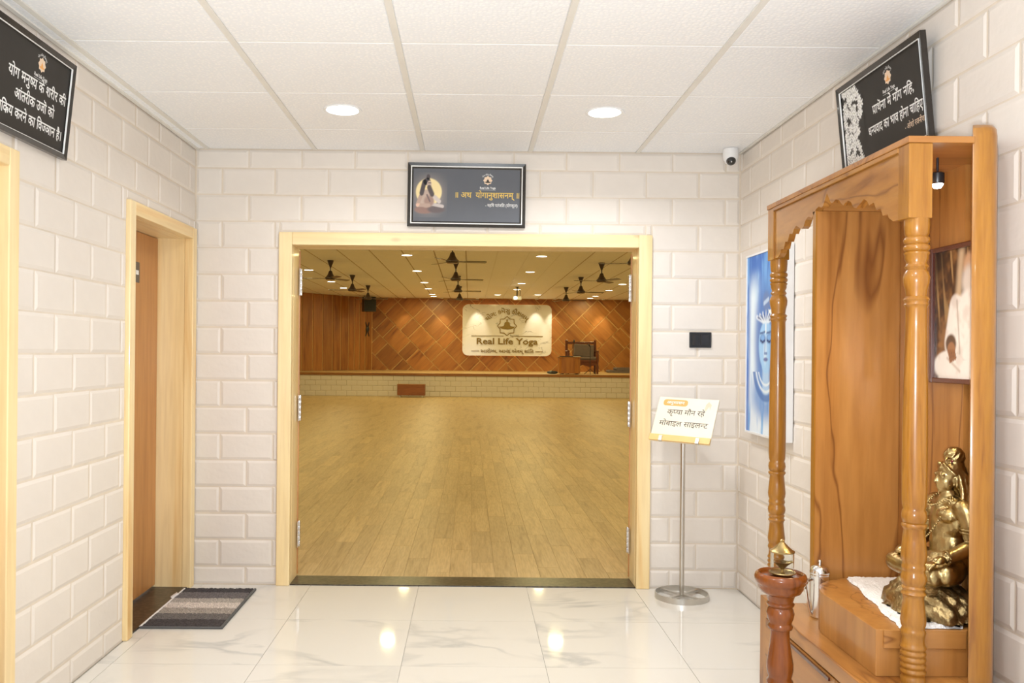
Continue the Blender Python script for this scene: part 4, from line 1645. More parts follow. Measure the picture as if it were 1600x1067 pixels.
pj = thing('projector', 'white projector hanging from the hall ceiling in front of the marble sign', 'projector', (1.44 * KC, 26.0 * KC, HH))
MB().lathe([(0.018, -0.28), (0.018, -0.02), (0.06, -0.01), (0.06, 0)], 12).build('hanger_pole', MT['black'], pj, smooth=True)
MB().box(-0.125, 0.125, -0.12, 0.12, -0.375, -0.27).build('body', MT['white'], pj, bevel=0.02)
MB().lathe([(0.04, -0.13), (0.045, -0.12), (0.045, -0.10)], 16, (-0.05, 0, -0.32), axis='Y').build('lens', MT['lamp_spot'], pj, smooth=True)
MB().tube([(0.02, 0.0, -0.02), (0.10, 0.05, -0.12), (0.09, 0.08, -0.275)], 0.008).build('cable', MT['black'], pj)

dx0, dx1 = px(874, 570, 25.65).x, px(907, 570, 25.65).x
dw = (dx1 - dx0) / 2
dk = thing('low_desk', 'low wooden desk with rounded front on the right side of the stage', 'desk', ((dx0 + dx1) / 2, 25.8, ST_Z))
MB().prism([(-dw, 0.22), (-dw, -0.10), (-dw * 0.8, -0.19), (-dw * 0.4, -0.215), (dw * 0.4, -0.215), (dw * 0.8, -0.19), (dw, -0.10), (dw, 0.22)], 0.03, 0.50).build('body', MT['hallwood'], dk)
MB().prism([(-dw - 0.03, 0.24), (-dw - 0.03, -0.11), (-dw * 0.83, -0.215), (dw * 0.83, -0.215), (dw + 0.03, -0.11), (dw + 0.03, 0.24)], 0.50, 0.53).build('top', MT['nosing'], dk, bevel=0.004)
for s in (-1, 1):
    MB().box(s * dw * 0.7 - 0.04, s * dw * 0.7 + 0.04, -0.18, 0.18, 0.0, 0.03).build('foot', MT['black'], dk)
cxd = (dx0 + dx1) / 2
kb = MB().box(-0.2, 0.2, -0.1, 0.1, 0, 0.03).build('keyboard', MT['black'], None, loc=(cxd - 0.1, 25.75, ST_Z + 0.531), bevel=0.005)
tag(kb, 'flat black keyboard lying on the low stage desk', 'keyboard')
pp = MB().box(-0.12, 0.12, -0.1, 0.1, 0, 0.015).build('paper_pile', MT['paper'], None, loc=(cxd + 0.2, 25.77, ST_Z + 0.531))
tag(pp, 'white papers lying on the right end of the low stage desk', 'papers')
gm = thing('gooseneck_microphone', 'thin black gooseneck microphone standing on the low stage desk', 'microphone', (cxd + 0.12, 25.93, ST_Z + 0.531))
MB().lathe([(0.05, 0), (0.045, 0.015), (0.012, 0.02)], 14).build('base', MT['black'], gm)
MB().tube([(0, 0, 0.015), (-0.02, 0, 0.2), (-0.01, 0, 0.36), (0.02, -0.02, 0.44)], 0.008).build('neck', MT['black'], gm)
MB().ball((0.03, -0.03, 0.48), (0.028, 0.028, 0.05)).build('head', MT['black'], gm, smooth=True)

# throne-like chair
c0, c1 = px(884, 560, 26.6).x, px(934, 560, 26.6).x
cw = (c1 - c0) / 2
th = thing('wooden_armchair', 'wide red brown wooden armchair with grey cushions behind the stage desk', 'armchair', ((c0 + c1) / 2, 26.6, ST_Z))
for s in (-1, 1):
    MB().lathe([(0.035, 0), (0.04, 0.3), (0.035, 0.5), (0.045, 0.75), (0.04, 1.0), (0.05, 1.04), (0.01, 1.08)], 12, (s * (cw - 0.05), 0.28, 0)).build('back_post', MT['seatwood'], th, smooth=True)
    MB().lathe([(0.03, 0), (0.045, 0.2), (0.03, 0.3), (0.045, 0.42), (0.035, 0.7)], 12, (s * (cw - 0.05), -0.28, 0)).build('front_leg', MT['seatwood'], th, smooth=True)
    MB().box(s * (cw - 0.05) - 0.04, s * (cw - 0.05) + 0.04, -0.33, 0.3, 0.70, 0.735).build('armrest', MT['seatwood'], th, bevel=0.01)
MB().lathe([(0.03, 0.5), (0.03, 0.99)], 10, (-cw * 0.42, 0.28, 0)).build('back_slat', MT['seatwood'], th)
MB().lathe([(0.03, 0.5), (0.03, 0.99)], 10, (cw * 0.42, 0.28, 0)).build('back_slat', MT['seatwood'], th)
MB().box(-cw + 0.05, cw - 0.05, 0.25, 0.31, 0.93, 1.01).build('top_rail', MT['seatwood'], th, bevel=0.01)
MB().box(-cw + 0.05, cw - 0.05, -0.30, 0.30, 0.36, 0.44).build('seat_frame', MT['seatwood'], th, bevel=0.01)
MB().prism([(-cw + 0.08, 0.36), (cw - 0.08, 0.36), (cw - 0.1, 0.28), (cw * 0.4, 0.22), (0, 0.28), (-cw * 0.4, 0.22), (-cw + 0.1, 0.28)], -0.31, -0.29, 'Y').build('apron', MT['seatwood'], th)
MB().box(-cw + 0.07, cw - 0.07, -0.29, 0.24, 0.44, 0.53).build('seat_cushion', MT['cushion'], th, bevel=0.03)
bc = MB().box(-0.30, 0.34, -0.05, 0.05, 0.0, 0.40).build('back_cushion', MT['cushion'], th, bevel=0.03, loc=(0.06, 0.17, 0.53), rot=(-0.2, 0.06, 0))
stn = thing('microphone_stand', 'thin black microphone stand in front of the wooden armchair', 'microphone stand', (px(922, 580, 25.8).x, 25.8, ST_Z))
MB().lathe([(0.01, 0.05), (0.01, 0.85)], 10).build('pole', MT['black'], stn)
for k in range(3):
    a = 2 * PI * k / 3 + 0.4
    MB().tube([(0, 0, 0.16), (0.2 * math.cos(a), 0.2 * math.sin(a), 0.01)], 0.01, 6).build('leg', MT['black'], stn)
MB().tube([(0, 0, 0.84), (-0.06, -0.05, 0.92)], [0.014, 0.026]).build('microphone', MT['black'], stn)
x0, x1 = px(949, 577, 28.6).x, px(986, 577, 28.6).x
for k, (a, b, z) in enumerate(((x0, x1 + 0.6, 0.0), (x0 + 0.25, x1 + 0.2, 0.09))):
    m = MB().prism(rrect(b - a, 0.086, 0.04, 4), -0.35, 0.35, 'Y').build('folded_mat', MT['matgrey'], None, loc=((a + b) / 2, 28.6, ST_Z + 0.045 + z))
    tag(m, ['long grey folded mat lying flat on the stage at right', 'shorter grey folded mat on top of another at right on stage'][k], 'mat', 'folded grey mats on the stage')
bg = thing('small_bag', 'small dark bag on a pale cloth left of the stage desk', 'bag', (px(863, 580, 25.7).x, 25.7, ST_Z))
MB().ball((0, 0, 0.055), (0.17, 0.12, 0.055), 16, 8).build('pouch', MT['black'], bg, smooth=True)
MB().box(-0.30, 0.12, -0.14, 0.1, 0.0, 0.008).build('cloth', MT['cotton'], bg)

# ---------------------------------------------------------------- small things of the foyer
cc = thing('security_camera', 'small white dome camera with black eye at the right ceiling corner', 'camera', (px(1141.5, 245, 4.60).x, 4.60, HC))
MB().lathe([(0.040, 0.0), (0.042, -0.03), (0.040, -0.055), (0.030, -0.075), (0.01, -0.085)], 24).build('housing', MT['white'], cc, smooth=True)
dv = Vector((-0.15, -0.9, -0.45)).normalized()
MB().ball(tuple(dv * 0.022 + Vector((0, 0, -0.058))), 0.026, 20, 12).build('eye_ball', MT['lens'], cc, smooth=True)
MB().ball(tuple(dv * 0.0445 + Vector((0, 0, -0.058))), 0.0045, 12, 8).build('lens', MT['chrome'], cc, smooth=True)

p0, p1 = px(1077, 519, YB), px(1111, 543.5, YB)
sw = thing('switch_plate', 'black electrical switch plate on the right part of the back wall', 'switch plate', ((p0.x + p1.x) / 2, YB, (p0.z + p1.z) / 2))
hw, hh = (p1.x - p0.x) / 2, (p0.z - p1.z) / 2
MB().box(-hw, hw, -0.009, 0.002, -hh, hh).build('plate', MT['black'], sw, bevel=0.003)
for s in (-1, 1):
    MB().box(s * hw * 0.40 - hw * 0.36, s * hw * 0.40 + hw * 0.36, -0.0125, -0.008, -hh * 0.7, hh * 0.7).build('switch', MT['blackframe'], sw, bevel=0.002)

# notice stand
ns = thing('notice_stand', 'steel notice stand with a tilted cream board beside the right door casing', 'notice stand', (1.148, 4.53, 0))
R = 0.142
r_ = MB()
seg_n = 48
vv, ff = [], []
for k in range(seg_n):
    a = 2 * PI * k / seg_n
    ca, sa = math.cos(a), math.sin(a)
    vv += [(R * ca, R * sa, 0.0), (R * ca, R * sa, 0.03), ((R - 0.006) * ca, (R - 0.006) * sa, 0.03), ((R - 0.006) * ca, (R - 0.006) * sa, 0.0)]
for k in range(seg_n):
    for j in range(4):
        a, b = 4 * k + j, 4 * k + (j + 1) % 4
        c_, d = 4 * ((k + 1) % seg_n) + (j + 1) % 4, 4 * ((k + 1) % seg_n) + j
        ff.append((a, b, c_, d))
r_.add(vv, ff)
ro = r_.build('base_ring', MT['steel'], ns, smooth=True)
for k in range(2):
    MB().box(-R + 0.003, R - 0.003, -0.009, 0.009, 0.012, 0.022).build('spoke', MT['steel'], ns, rot=(0, 0, math.radians(40 + 90 * k)))
MB().lathe([(0.0125, 0.012), (0.0125, 0.90)], 16).build('pole', MT['steel'], ns, smooth=True)
Wb, Hb = 0.329, 0.267
Rb = Matrix.Rotation(-0.577, 4, 'Z') @ Matrix.Rotation(-0.549, 4, 'X') @ Matrix.Rotation(0.028, 4, 'Y')
Mb = Matrix.Translation((1.145 - 1.148, 4.5 - 4.53, 0.955)) @ Rb @ Matrix.Rotation(PI / 2, 4, 'X')
bo = MB().box(-Wb / 2, Wb / 2, -Hb / 2, Hb / 2, -0.012, 0.0).build('board', MT['board'], ns, bevel=0.002)
bo.matrix_local = Mb


def on_board(mb, name, mt):
    o_ = mb.build(name, mt, bo)
    return o_


def bp(xi, yi):
    """zoomed-crop corner interpolation -> board plane"""
    return (xi - 0.5) * Wb, (0.5 - yi) * Hb


on_board(MB().box(-Wb / 2, Wb / 2, -Hb / 2, -Hb / 2 + 0.034, 0.0, 0.012), 'bottom_ledge', MT['boardedge'])
on_board(MB().prism([(a + (-0.068), b + 0.100) for a, b in rrect(0.135, 0.038, 0.014, 4)], 0.0, 0.0008), 'badge', MT['orange'])
m = MB()
put_text(m, 'अनुशासन', -0.068, 0.093, 0.024, 0.0012, 0.012, 'C', 0.098)
on_board(m, 'badge_lettering', MT['ink'])
m = MB()
put_text(m, 'कृप^या मौन रहे', 0.0, 0.030, 0.044, 0.0006, 0.004, 'C', 0.205)
on_board(m, 'lettering', MT['inkdark'])
m = MB()
put_text(m, 'मोबाइल साइलन^ट', 0.0, -0.040, 0.044, 0.0006, 0.004, 'C', 0.265)
on_board(m, 'lettering', MT['inkdark'])
m = MB()
m.prism([(0.105, 0.06), (0.118, 0.09), (0.125, 0.07), (0.13, 0.10), (0.112, 0.118), (0.10, 0.10), (0.095, 0.07)], 0.0, 0.0005)
on_board(m, 'faint_motif', plain('pale_orange_print', (0.80, 0.60, 0.42), 0.5))
for s in (-1, 1):
    on_board(MB().box(s * 0.1 - 0.009, s * 0.1 + 0.009, -Hb / 2 - 0.004, -Hb / 2 + 0.026, 0.0, 0.018), 'clip', MT['steel'])

# door mat
dm = thing('door_mat', 'grey striped rectangular door mat on the marble by the left door', 'door mat', (-1.527, 3.955, 0), rot=(0, 0, math.radians(0.6)))
m = MB()
nx_, ny_ = 56, 90
MW, ML_ = 0.372, 0.64
rr = random.Random(3)
for j in range(ny_ + 1):
    for i in range(nx_ + 1):
        ed = min(i, nx_ - i, j, ny_ - j)
        z = 0.012 + rr.uniform(-0.0022, 0.0022) if ed > 0 else 0.003
        m.v.append((MW * i / nx_ + (rr.uniform(-1, 1) * 0.0012), ML_ * j / ny_ + rr.uniform(-1, 1) * 0.0012 + (0.003 * math.sin(i * 0.35) if j == ny_ else 0), z))
for j in range(ny_):
    for i in range(nx_):
        a = j * (nx_ + 1) + i
        m.f.append((a, a + 1, a + nx_ + 2, a + nx_ + 1))
m.build('pile', MT['pile'], dm)
m = MB()
m.box(MW - 0.002, MW + 0.012, -0.004, ML_ + 0.002, 0.0, 0.011)
m.box(-0.004, MW + 0.012, -0.012, 0.0, 0.0, 0.010)
m.build('binding', MT['binding'], dm, bevel=0.003)
MB().box(-0.010, 0.0, 0.0, ML_, 0.0, 0.010).build('light_binding', MT['cotton'], dm, bevel=0.003)
MB().prism([(-0.01, 0.0), (0.028, 0.012), (0.022, 0.04), (-0.012, 0.03)], 0.010, 0.018).build('care_tag', MT['cotton'], dm, loc=(0.0, 0.46, 0.0), rot=(0, -0.5, 0.3))

# blue painting on the right wall
bp0 = thing('wall_painting', 'blue painting of a serene face with crescent in white frame on the right wall', 'painting', (XR, 4.464, 0.90), rot=None)
bp0.matrix_world = basis((XR - 0.004, 4.464, 0.90), (0, -1, 0), (0, 0, 1))
MB().box(0, 0.559, 0, 0.925, 0.0, 0.034).build('canvas_body', MT['white'], bp0)
f_ = MB()
for a in ((0, 0.010, 0, 0.925), (0.549, 0.559, 0, 0.925), (0.010, 0.549, 0, 0.010), (0.010, 0.549, 0.915, 0.925)):
    f_.box(a[0], a[1], a[2], a[3], 0.034, 0.040)
f_.build('frame_lip', MT['white'], bp0)
picture('painted_canvas', 0.539, 0.905, 110, 180, blue_picture, MT['paint'], bp0, Matrix.Translation((0.010, 0.010, 0.0352)))

# ---------------------------------------------------------------- shrine
sh = thing('shrine_cabinet', 'wooden prayer shrine with turned columns and scalloped canopy on the right wall', 'shrine', (XR, 2.6, 0))
SO = Vector((XR, 2.6, 0))


def L(x, y, z):
    return (x - SO.x, y - SO.y, z)


def sbox(x0, x1, y0, y1, z0, z1):
    return MB().box(x0 - SO.x, x1 - SO.x, y0 - SO.y, y1 - SO.y, z0, z1)


XF = 1.166
YN, YFAR = 2.25, 3.317
ZP, ZL = 0.554, 0.425
PX0, PY0, PY1 = 1.120, 2.315, 2.855
XBK = 1.462
PYP = 2.872
# back panel, far side panel
sbox(XBK, XR - 0.001, 2.50, PYP + 0.02, ZL, 1.872).build('back_panel', MT['teak'], sh)
sbox(1.175, XBK, PYP, PYP + 0.022, ZL, 1.795).build('side_panel', MT['teak'], sh, bevel=0.002)
sbox(1.172, 1.177, PYP - 0.001, PYP + 0.023, ZL, 1.795).build('panel_edge', MT['lac'], sh)
sbox(1.1965, XBK, PYP - 0.004, PYP + 0.022, 1.795, 1.872).build('panel_header', MT['teak_x'], sh)
# rounded near end post (splayed bullnose board)
poly = [(1.336, 2.252), (1.345, 2.246), (1.366, 2.244)]
for k in range(9):
    a = -PI / 2 + (PI * 0.36) * k / 8
    poly.append((1.372 + 0.045 * math.cos(a), 2.290 + 0.046 * math.sin(a)))
poly += [(1.452, 2.345), (1.499, 2.405), (1.499, 2.52), (1.478, 2.50)]
zt = 1.895
m = MB()
nz = len(poly)
cxp, cyp = 1.42, 2.40
rings = [(ZL * 0 + 0.0, 1.0), (zt, 1.0), (zt + 0.018, 0.97), (zt + 0.030, 0.88), (zt + 0.036, 0.70)]
vv, ff = [], []
for (z, s) in rings:
    for (x, y) in poly:
        vv.append(L(cxp + (x - cxp) * s, cyp + (y - cyp) * s, z))
for i in range(len(rings) - 1):
    for k in range(nz):
        k2 = (k + 1) % nz
        ff.append((i * nz + k, i * nz + k2, (i + 1) * nz + k2, (i + 1) * nz + k))
ff.append(tuple((len(rings) - 1) * nz + k for k in range(nz)))
ff.append(tuple(range(nz))[::-1])
m.add(vv, ff)
m.build('end_post', MT['lac'], sh, smooth=True, angle=35)
# rounded ridge along the wall behind the canopy
MB().tube([L(1.478, 2.43, 1.905), L(1.478, PYP, 1.905)], 0.022, 12).build('wall_ridge', MT['teak_y'], sh, smooth=True)

# canopy: top board, corner blocks, scalloped front beam, underside
MB().prism([(x - SO.x, y - SO.y) for x, y in ((XF - 0.004, YN - 0.004), (1.338, YN - 0.004), (1.475, 2.49), (XR - 0.002, 2.53), (XR - 0.002, YFAR + 0.004), (XF - 0.004, YFAR + 0.004))], 1.872, 1.89).build('canopy_board', MT['teak_x'], sh, bevel=0.002)
for y0 in (YN, YFAR - 0.06):
    sbox(XF, XF + 0.063, y0, y0 + 0.06, 1.672, 1.872).build('corner_block', MT['lac'], sh, bevel=0.002)
# scalloped beam outline in (y, z)
ya, yb = YN + 0.06, YFAR - 0.06
ln_ = yb - ya
half_p = [(0.0, 1.677), (0.035, 1.677), (0.06, 1.690), (0.068, 1.702), (0.095, 1.702), (0.103, 1.716), (0.108, 1.726), (0.132, 1.724), (0.142, 1.738), (0.150, 1.750),
          (0.178, 1.746), (0.192, 1.762), (0.212, 1.771), (0.240, 1.760), (0.262, 1.752), (0.280, 1.758), (0.298, 1.778), (0.318, 1.786), (0.338, 1.782), (0.350, 1.776), (0.362, 1.782), (0.384, 1.800), (0.408, 1.806), (0.430, 1.798), (0.444, 1.802), (ln_ / 2, 1.838)]
lo_ = [(ya + a, z) for a, z in half_p] + [(yb - a, z) for a, z in half_p[-2::-1]]
poly = [(y - SO.y, z) for y, z in lo_] + [(yb - SO.y, 1.872), (ya - SO.y, 1.872)]
bm_ = MB()
# triangulate as strips between the scalloped lower line and the straight top
xa, xb = XF + 0.006 - SO.x, XF + 0.030 - SO.x
nn = len(lo_)
vv = []
for X in (xa, xb):
    vv += [(X, y - SO.y, z) for y, z in lo_] + [(X, y - SO.y, 1.872) for y, z in lo_]
ff = []
for i in range(nn - 1):
    ff += [(i, i + 1, nn + i + 1, nn + i), (2 * nn + i, 2 * nn + i + 1, 3 * nn + i + 1, 3 * nn + i), (i, i + 1, 2 * nn + i + 1, 2 * nn + i), (nn + i, nn + i + 1, 3 * nn + i + 1, 3 * nn + i)]
bm_.add(vv, ff)
bm_.build('scalloped_beam', MT['lac_y'], sh)
sbox(XF - 0.002, XF + 0.005, YN + 0.058, YFAR - 0.058, 1.858, 1.872).build('beam_fillet', MT['lac_y'], sh, bevel=0.002)


# turned columns: silhouette half-widths (px) read down the near column
prof_px = [(340, 18.5), (352, 18.5), (366, 17.5), (370, 15.5), (372, 18), (376, 19.3), (380, 18), (382, 15.8), (384, 18), (387.5, 19.3), (391, 18), (393, 15.8), (395, 18.5), (397, 18.5), (399, 17), (405, 17), (411, 14.2),
           (414, 15.5), (417, 17.5), (420, 15.5), (422, 14.6), (427, 17.5), (434, 19.3), (442, 18.6), (453, 16), (463, 14.8), (465, 17), (468, 19), (471, 17), (473, 16.5), (476, 18.3), (479, 16.4), (482, 15.4), (520, 15.8), (602, 17.6), (700, 18.2), (770, 18.2), (788, 17.6), (795, 15.6),
           (798, 17.3), (806, 18.6), (814, 17.2), (816.5, 15.5), (818, 18), (821, 18.8), (824, 17), (827, 15.2), (845, 17), (866, 19), (874, 18.2), (880, 16), (883, 17.2), (887, 17.8), (890, 16.4), (893, 16.4), (898, 18.4), (904, 18.9), (910, 17.6), (914, 15.4), (917.5, 17.6), (921, 15.6), (923, 16), (926.5, 18.4), (930, 16),
           (934, 15), (950, 16.6), (968, 18.7), (975, 17.8), (980, 16), (983, 17.6), (987, 18.4), (991, 17), (995, 16), (1003, 16.4)]
for k in range(5):
    y = 1006 + k * 9.5
    prof_px += [(y, 17), (y + 2, 18.6), (y + 5, 18.8), (y + 7, 17.4), (y + 8.5, 16.6)]
prof_px += [(1056, 17.0)]
CYN, CYF, CXC = YN + 0.03, YFAR - 0.03, XF + 0.0335
prof = [(h * 2.28 / F, CAMZ - (v - CY - 6.4) * 2.28 / F) for v, h in prof_px]
prof[0] = (prof[0][0], 1.674)
zb = prof[-1][1]
near = prof + [(0.031, zb - 0.003), (0.031, ZL + 0.0)]
near = [p for p in near if p[1] >= ZL - 1e-6]
MB().lathe(near[::-1], 32, L(CXC + 0.004, CYN, 0)).build('column', MT['lac'], sh, smooth=True, angle=50)
far = prof + [(0.031, zb - 0.003), (0.031, 0.36), (0.034, 0.34)]
MB().lathe(far[::-1], 32, L(CXC, CYF, 0)).build('column', MT['lac'], sh, smooth=True, angle=50)
sbox(CXC - 0.045, CXC + 0.045, CYF - 0.045, CYF + 0.045, 0.0, 0.36).build('column_block', MT['teak'], sh, bevel=0.003)

# base cabinet with ledge, drawers, plinth; platform with rounded far corner
BX0, BY0, BY1 = 1.054, 2.20, 3.0
MB().prism([(x - SO.x, y - SO.y) for x, y in ((BX0, BY0), (1.31, BY0), (1.336, 2.25), (1.49, 2.51), (XR - 0.001, 2.52), (XR - 0.001, BY1), (BX0, BY1))], ZL - 0.046, ZL).build('ledge_top', MT['teak_y'], sh, bevel=0.003)
MB().prism([(x - SO.x, y - SO.y) for x, y in ((BX0 + 0.022, BY0 + 0.01), (1.31, BY0 + 0.01), (1.336, 2.25), (1.49, 2.51), (XR - 0.001, 2.52), (XR - 0.001, BY1 - 0.006), (BX0 + 0.022, BY1 - 0.006))], 0.236, ZL - 0.046).build('base_body', MT['teak_y'], sh)
for (a, b) in ((BY0 + 0.012, 2.42), (2.425, 2.79), (2.795, BY1 - 0.008)):
    d_ = sbox(BX0 + 0.002, BX0 + 0.022, a, b, 0.241, ZL - 0.052).build('drawer_front', MT['teak_y'], sh, bevel=0.002)
    if b < 2.8:
        sbox(BX0 - 0.004, BX0 + 0.004, a + 0.03, b - 0.03, ZL - 0.068, ZL - 0.058).build('groove_strip', MT['reddark'], d_)  # dark strip drawn for the open groove, its shade put into the colour
sbox(1.20, XR - 0.001, 2.53, BY1 - 0.12, 0.0, 0.236).build('plinth', MT['teak_y'], sh)
rp_ = 0.2
pp_ = [(XBK, PY1), (PX0 + rp_, PY1)]
for k in range(1, 13):
    a = PI / 2 + PI / 2 * k / 12
    pp_.append((PX0 + rp_ + rp_ * math.cos(a), PY1 - rp_ + rp_ * math.sin(a)))
pp_ += [(PX0, PY0), (1.372, PY0), (XBK, 2.455)]
pq = [(x - SO.x, y - SO.y) for x, y in pp_]
pl_ = MB().prism(pq, ZL, ZP).build('platform', MT['teak'], sh, bevel=0.002)
ins = [(x - SO.x, y - SO.y) for x, y in pp_]
sbox(PX0 + 0.02, 1.365, PY0 - 0.006, PY0, ZP - 0.050, ZP).build('platform_slab_edge', MT['teak_x'], sh, bevel=0.001)
# little spot under the canopy
lp = thing('shrine_spotlight', 'small lit spotlight under the shrine canopy', 'spotlight', (1.335, 2.42, 1.872))
MB().lathe([(0.0035, -0.07), (0.0035, 0.0)], 10).build('stem', MT['black'], lp)
MB().lathe([(0.016, -0.075), (0.018, -0.07), (0.018, -0.045), (0.010, -0.04)], 16).build('housing', MT['black'], lp, smooth=True)
MB().lathe([(0.001, -0.088), (0.010, -0.086), (0.016, -0.076), (0.001, -0.074)], 16).build('lens', MT['lamp_shrine'], lp, smooth=True)
spot_light('lamp', lp, 14.0, (1.0, 0.84, 0.5), (0, 0, -0.095), (0.0, math.radians(38), 0), 130, 0.8, 0.02)

# portrait on the back panel
pa = px(1462, 388, 2.62)
po_ = thing('portrait', 'dark framed portrait of a person in a white robe inside the shrine', 'portrait')
po_.matrix_world = basis((XBK - 0.0005, 2.655, 1.222), (0, -1, 0), (0, 0, 1))
PWD, PHT = 0.30, 0.418
f_ = MB()
for a in ((0, 0.014, 0, PHT), (PWD - 0.014, PWD, 0, PHT), (0.014, PWD - 0.014, 0, 0.016), (0.014, PWD - 0.014, PHT - 0.016, PHT)):
    f_.box(a[0], a[1], a[2], a[3], 0.0, 0.020)
f_.build('frame', MT['reddark'], po_, bevel=0.003)
MB().box(0.012, PWD - 0.012, 0.012, PHT - 0.012, 0.001, 0.008).build('backing', MT['black'], po_)
picture('photo_print', PWD - 0.026, PHT - 0.030, 90, 130, robe_picture, MT['print'], po_, Matrix.Translation((0.013, 0.015, 0.0088)))

# white fleece cloth on the platform
fc = MB()
nx_, ny_ = 30, 60
rr = random.Random(9)
for j in range(ny_ + 1):
    v = j / ny_
    y = 2.322 + (2.838 - 2.322) * v
    xl = 1.188 + (1.275 - 1.188) * v + 0.004 * math.sin(j * 0.31) + rr.uniform(-0.0022, 0.0022)
    xr_ = min(1.455, 1.362 + (y - 2.322) * 0.62)
    for i in range(nx_ + 1):
        u = i / nx_
        ed = min(i, j, ny_ - j)
        z = 0.0085 + rr.uniform(-0.0015, 0.002) if ed > 0 else 0.001
        fc.v.append((xl + (xr_ - xl) * u, y + rr.uniform(-1, 1) * 0.002 * (ed == 0), z))
for j in range(ny_):
    for i in range(nx_):
        a = j * (nx_ + 1) + i
        fc.f.append((a, a + 1, a + nx_ + 2, a + nx_ + 1))
fo = fc.build('fleece_cloth', MT['fur'], None, loc=(0, 0, ZP), smooth=True)
fo.data.transform(Matrix.Translation((-1.33, -2.58, 0)))
fo.location = (1.33, 2.58, ZP + 0.0005)
tag(fo, 'white fleece cloth spread on the shrine platform under the statue', 'cloth')

# rose petals
for k, (u, v) in enumerate(((1387, 931), (1389, 938.5), (1404.5, 942.5))):
    b = v - CY
    Y = (CAMZ - ZP - 0.012) * F / (b - 6)
    p = px(u, v, Y)
    m = MB()
    rr = random.Random(k)
    n = 7
    vv = [(0, 0, 0.004)] + [(0.012 * math.cos(2 * PI * i / n) * rr.uniform(0.7, 1.2), 0.010 * math.sin(2 * PI * i / n) * rr.uniform(0.7, 1.2), rr.uniform(0.004, 0.012)) for i in range(n)]
    vv += [(0, 0, 0.0)] + [(q[0], q[1], q[2] - 0.004) for q in vv[1:n + 1]]
    ff = [(0, 1 + i, 1 + (i + 1) % n) for i in range(n)] + [(n + 1, n + 2 + (i + 1) % n, n + 2 + i) for i in range(n)] + [(1 + i, n + 2 + i, n + 2 + (i + 1) % n, 1 + (i + 1) % n) for i in range(n)]
    m.add(vv, ff)
    o = m.build('rose_petal', MT['petal'], None, loc=(p.x, p.y, ZP + 0.0115))
    tag(o, ['dark red rose petal farthest back on the white fleece', 'dark red rose petal in the middle on the white fleece', 'dark red rose petal nearest the shrine column on the fleece'][k], 'rose petal', 'rose petals on the white fleece')

# ---------------------------------------------------------------- brass statue (faces -X)
stt = thing('brass_statue', 'brass statue of a seated meditating figure on the white fleece', 'statue', (1.394, 2.475, ZP + 0.0095))
rk = bmesh.new()
bmesh.ops.create_icosphere(rk, subdivisions=5, radius=1.0)
for v in rk.verts:
    p = v.co.copy()
    n = 0.07 * math.sin(p.x * 7 + p.z * 5) * math.sin(p.y * 9 + 1) + 0.05 * math.sin(p.x * 17 + p.y * 13) * math.sin(p.z * 15 + 2) + 0.03 * math.sin(p.y * 29 + p.z * 23) * math.sin(p.x * 31)
    r = 1 + n
    z = max(0.0, p.z) ** 0.7 if p.z > 0 else p.z * 0.1
    f2 = 1.0 - 0.42 * max(0, p.z) ** 1.5
    v.co = Vector((-0.040 + p.x * 0.112 * r * f2 * 1.0, p.y * 0.150 * r * f2, 0.112 * z * (1 + n * 0.5) if p.z > 0 else 0.0))
me = bpy.data.meshes.new('rock_base')
rk.to_mesh(me)
rk.free()
for p in me.polygons:
    p.use_smooth = True
me.materials.append(MT['brassdark'])
link('rock_base', me, stt)


def skin_mesh(chains, sub=2):
    """chains: list of [(pos, r), ...]; each chain is its own skinned limb, root first"""
    V, Fc = [], []
    for ch in chains:
        me = bpy.data.meshes.new('s')
        me.from_pydata([c_[0] for c_ in ch], [(i, i + 1) for i in range(len(ch) - 1)], [])
        ob = bpy.data.objects.new('s', me)
        COL.objects.link(ob)
        ob.modifiers.new('skin', 'SKIN')
        for i, c_ in enumerate(ch):
            sv = me.skin_vertices[0].data[i]
            r = c_[1] if isinstance(c_[1], tuple) else (c_[1], c_[1])
            sv.radius = r
            sv.use_root = (i == 0)
        sb = ob.modifiers.new('sub', 'SUBSURF')
        sb.levels = sub
        bpy.context.view_layer.update()
        ev = bpy.data.meshes.new_from_object(ob.evaluated_get(_dg()))
        o_ = len(V)
        V += [tuple(v.co) for v in ev.vertices]
        Fc += [tuple(i + o_ for i in p.vertices) for p in ev.polygons]
        bpy.data.objects.remove(ob)
        bpy.data.meshes.remove(me)
        bpy.data.meshes.remove(ev)
    return V, Fc


def fuse(mb, name, mat, parent, voxel, smooth_it=2):
    tmp = mb.build('tmp', mat)
    r = tmp.modifiers.new('r', 'REMESH')
    r.mode = 'VOXEL'
    r.voxel_size = voxel
    r.use_smooth_shade = True
    if smooth_it:
        s_ = tmp.modifiers.new('s', 'SMOOTH')
        s_.iterations = smooth_it
        s_.factor = 0.5
    bpy.context.view_layer.update()
    me = bpy.data.meshes.new_from_object(tmp.evaluated_get(_dg()))
    bpy.data.objects.remove(tmp)
    me.name = name
    for p in me.polygons:
        p.use_smooth = True
    if not me.materials:
        me.materials.append(mat)
    return link(name, me, parent)


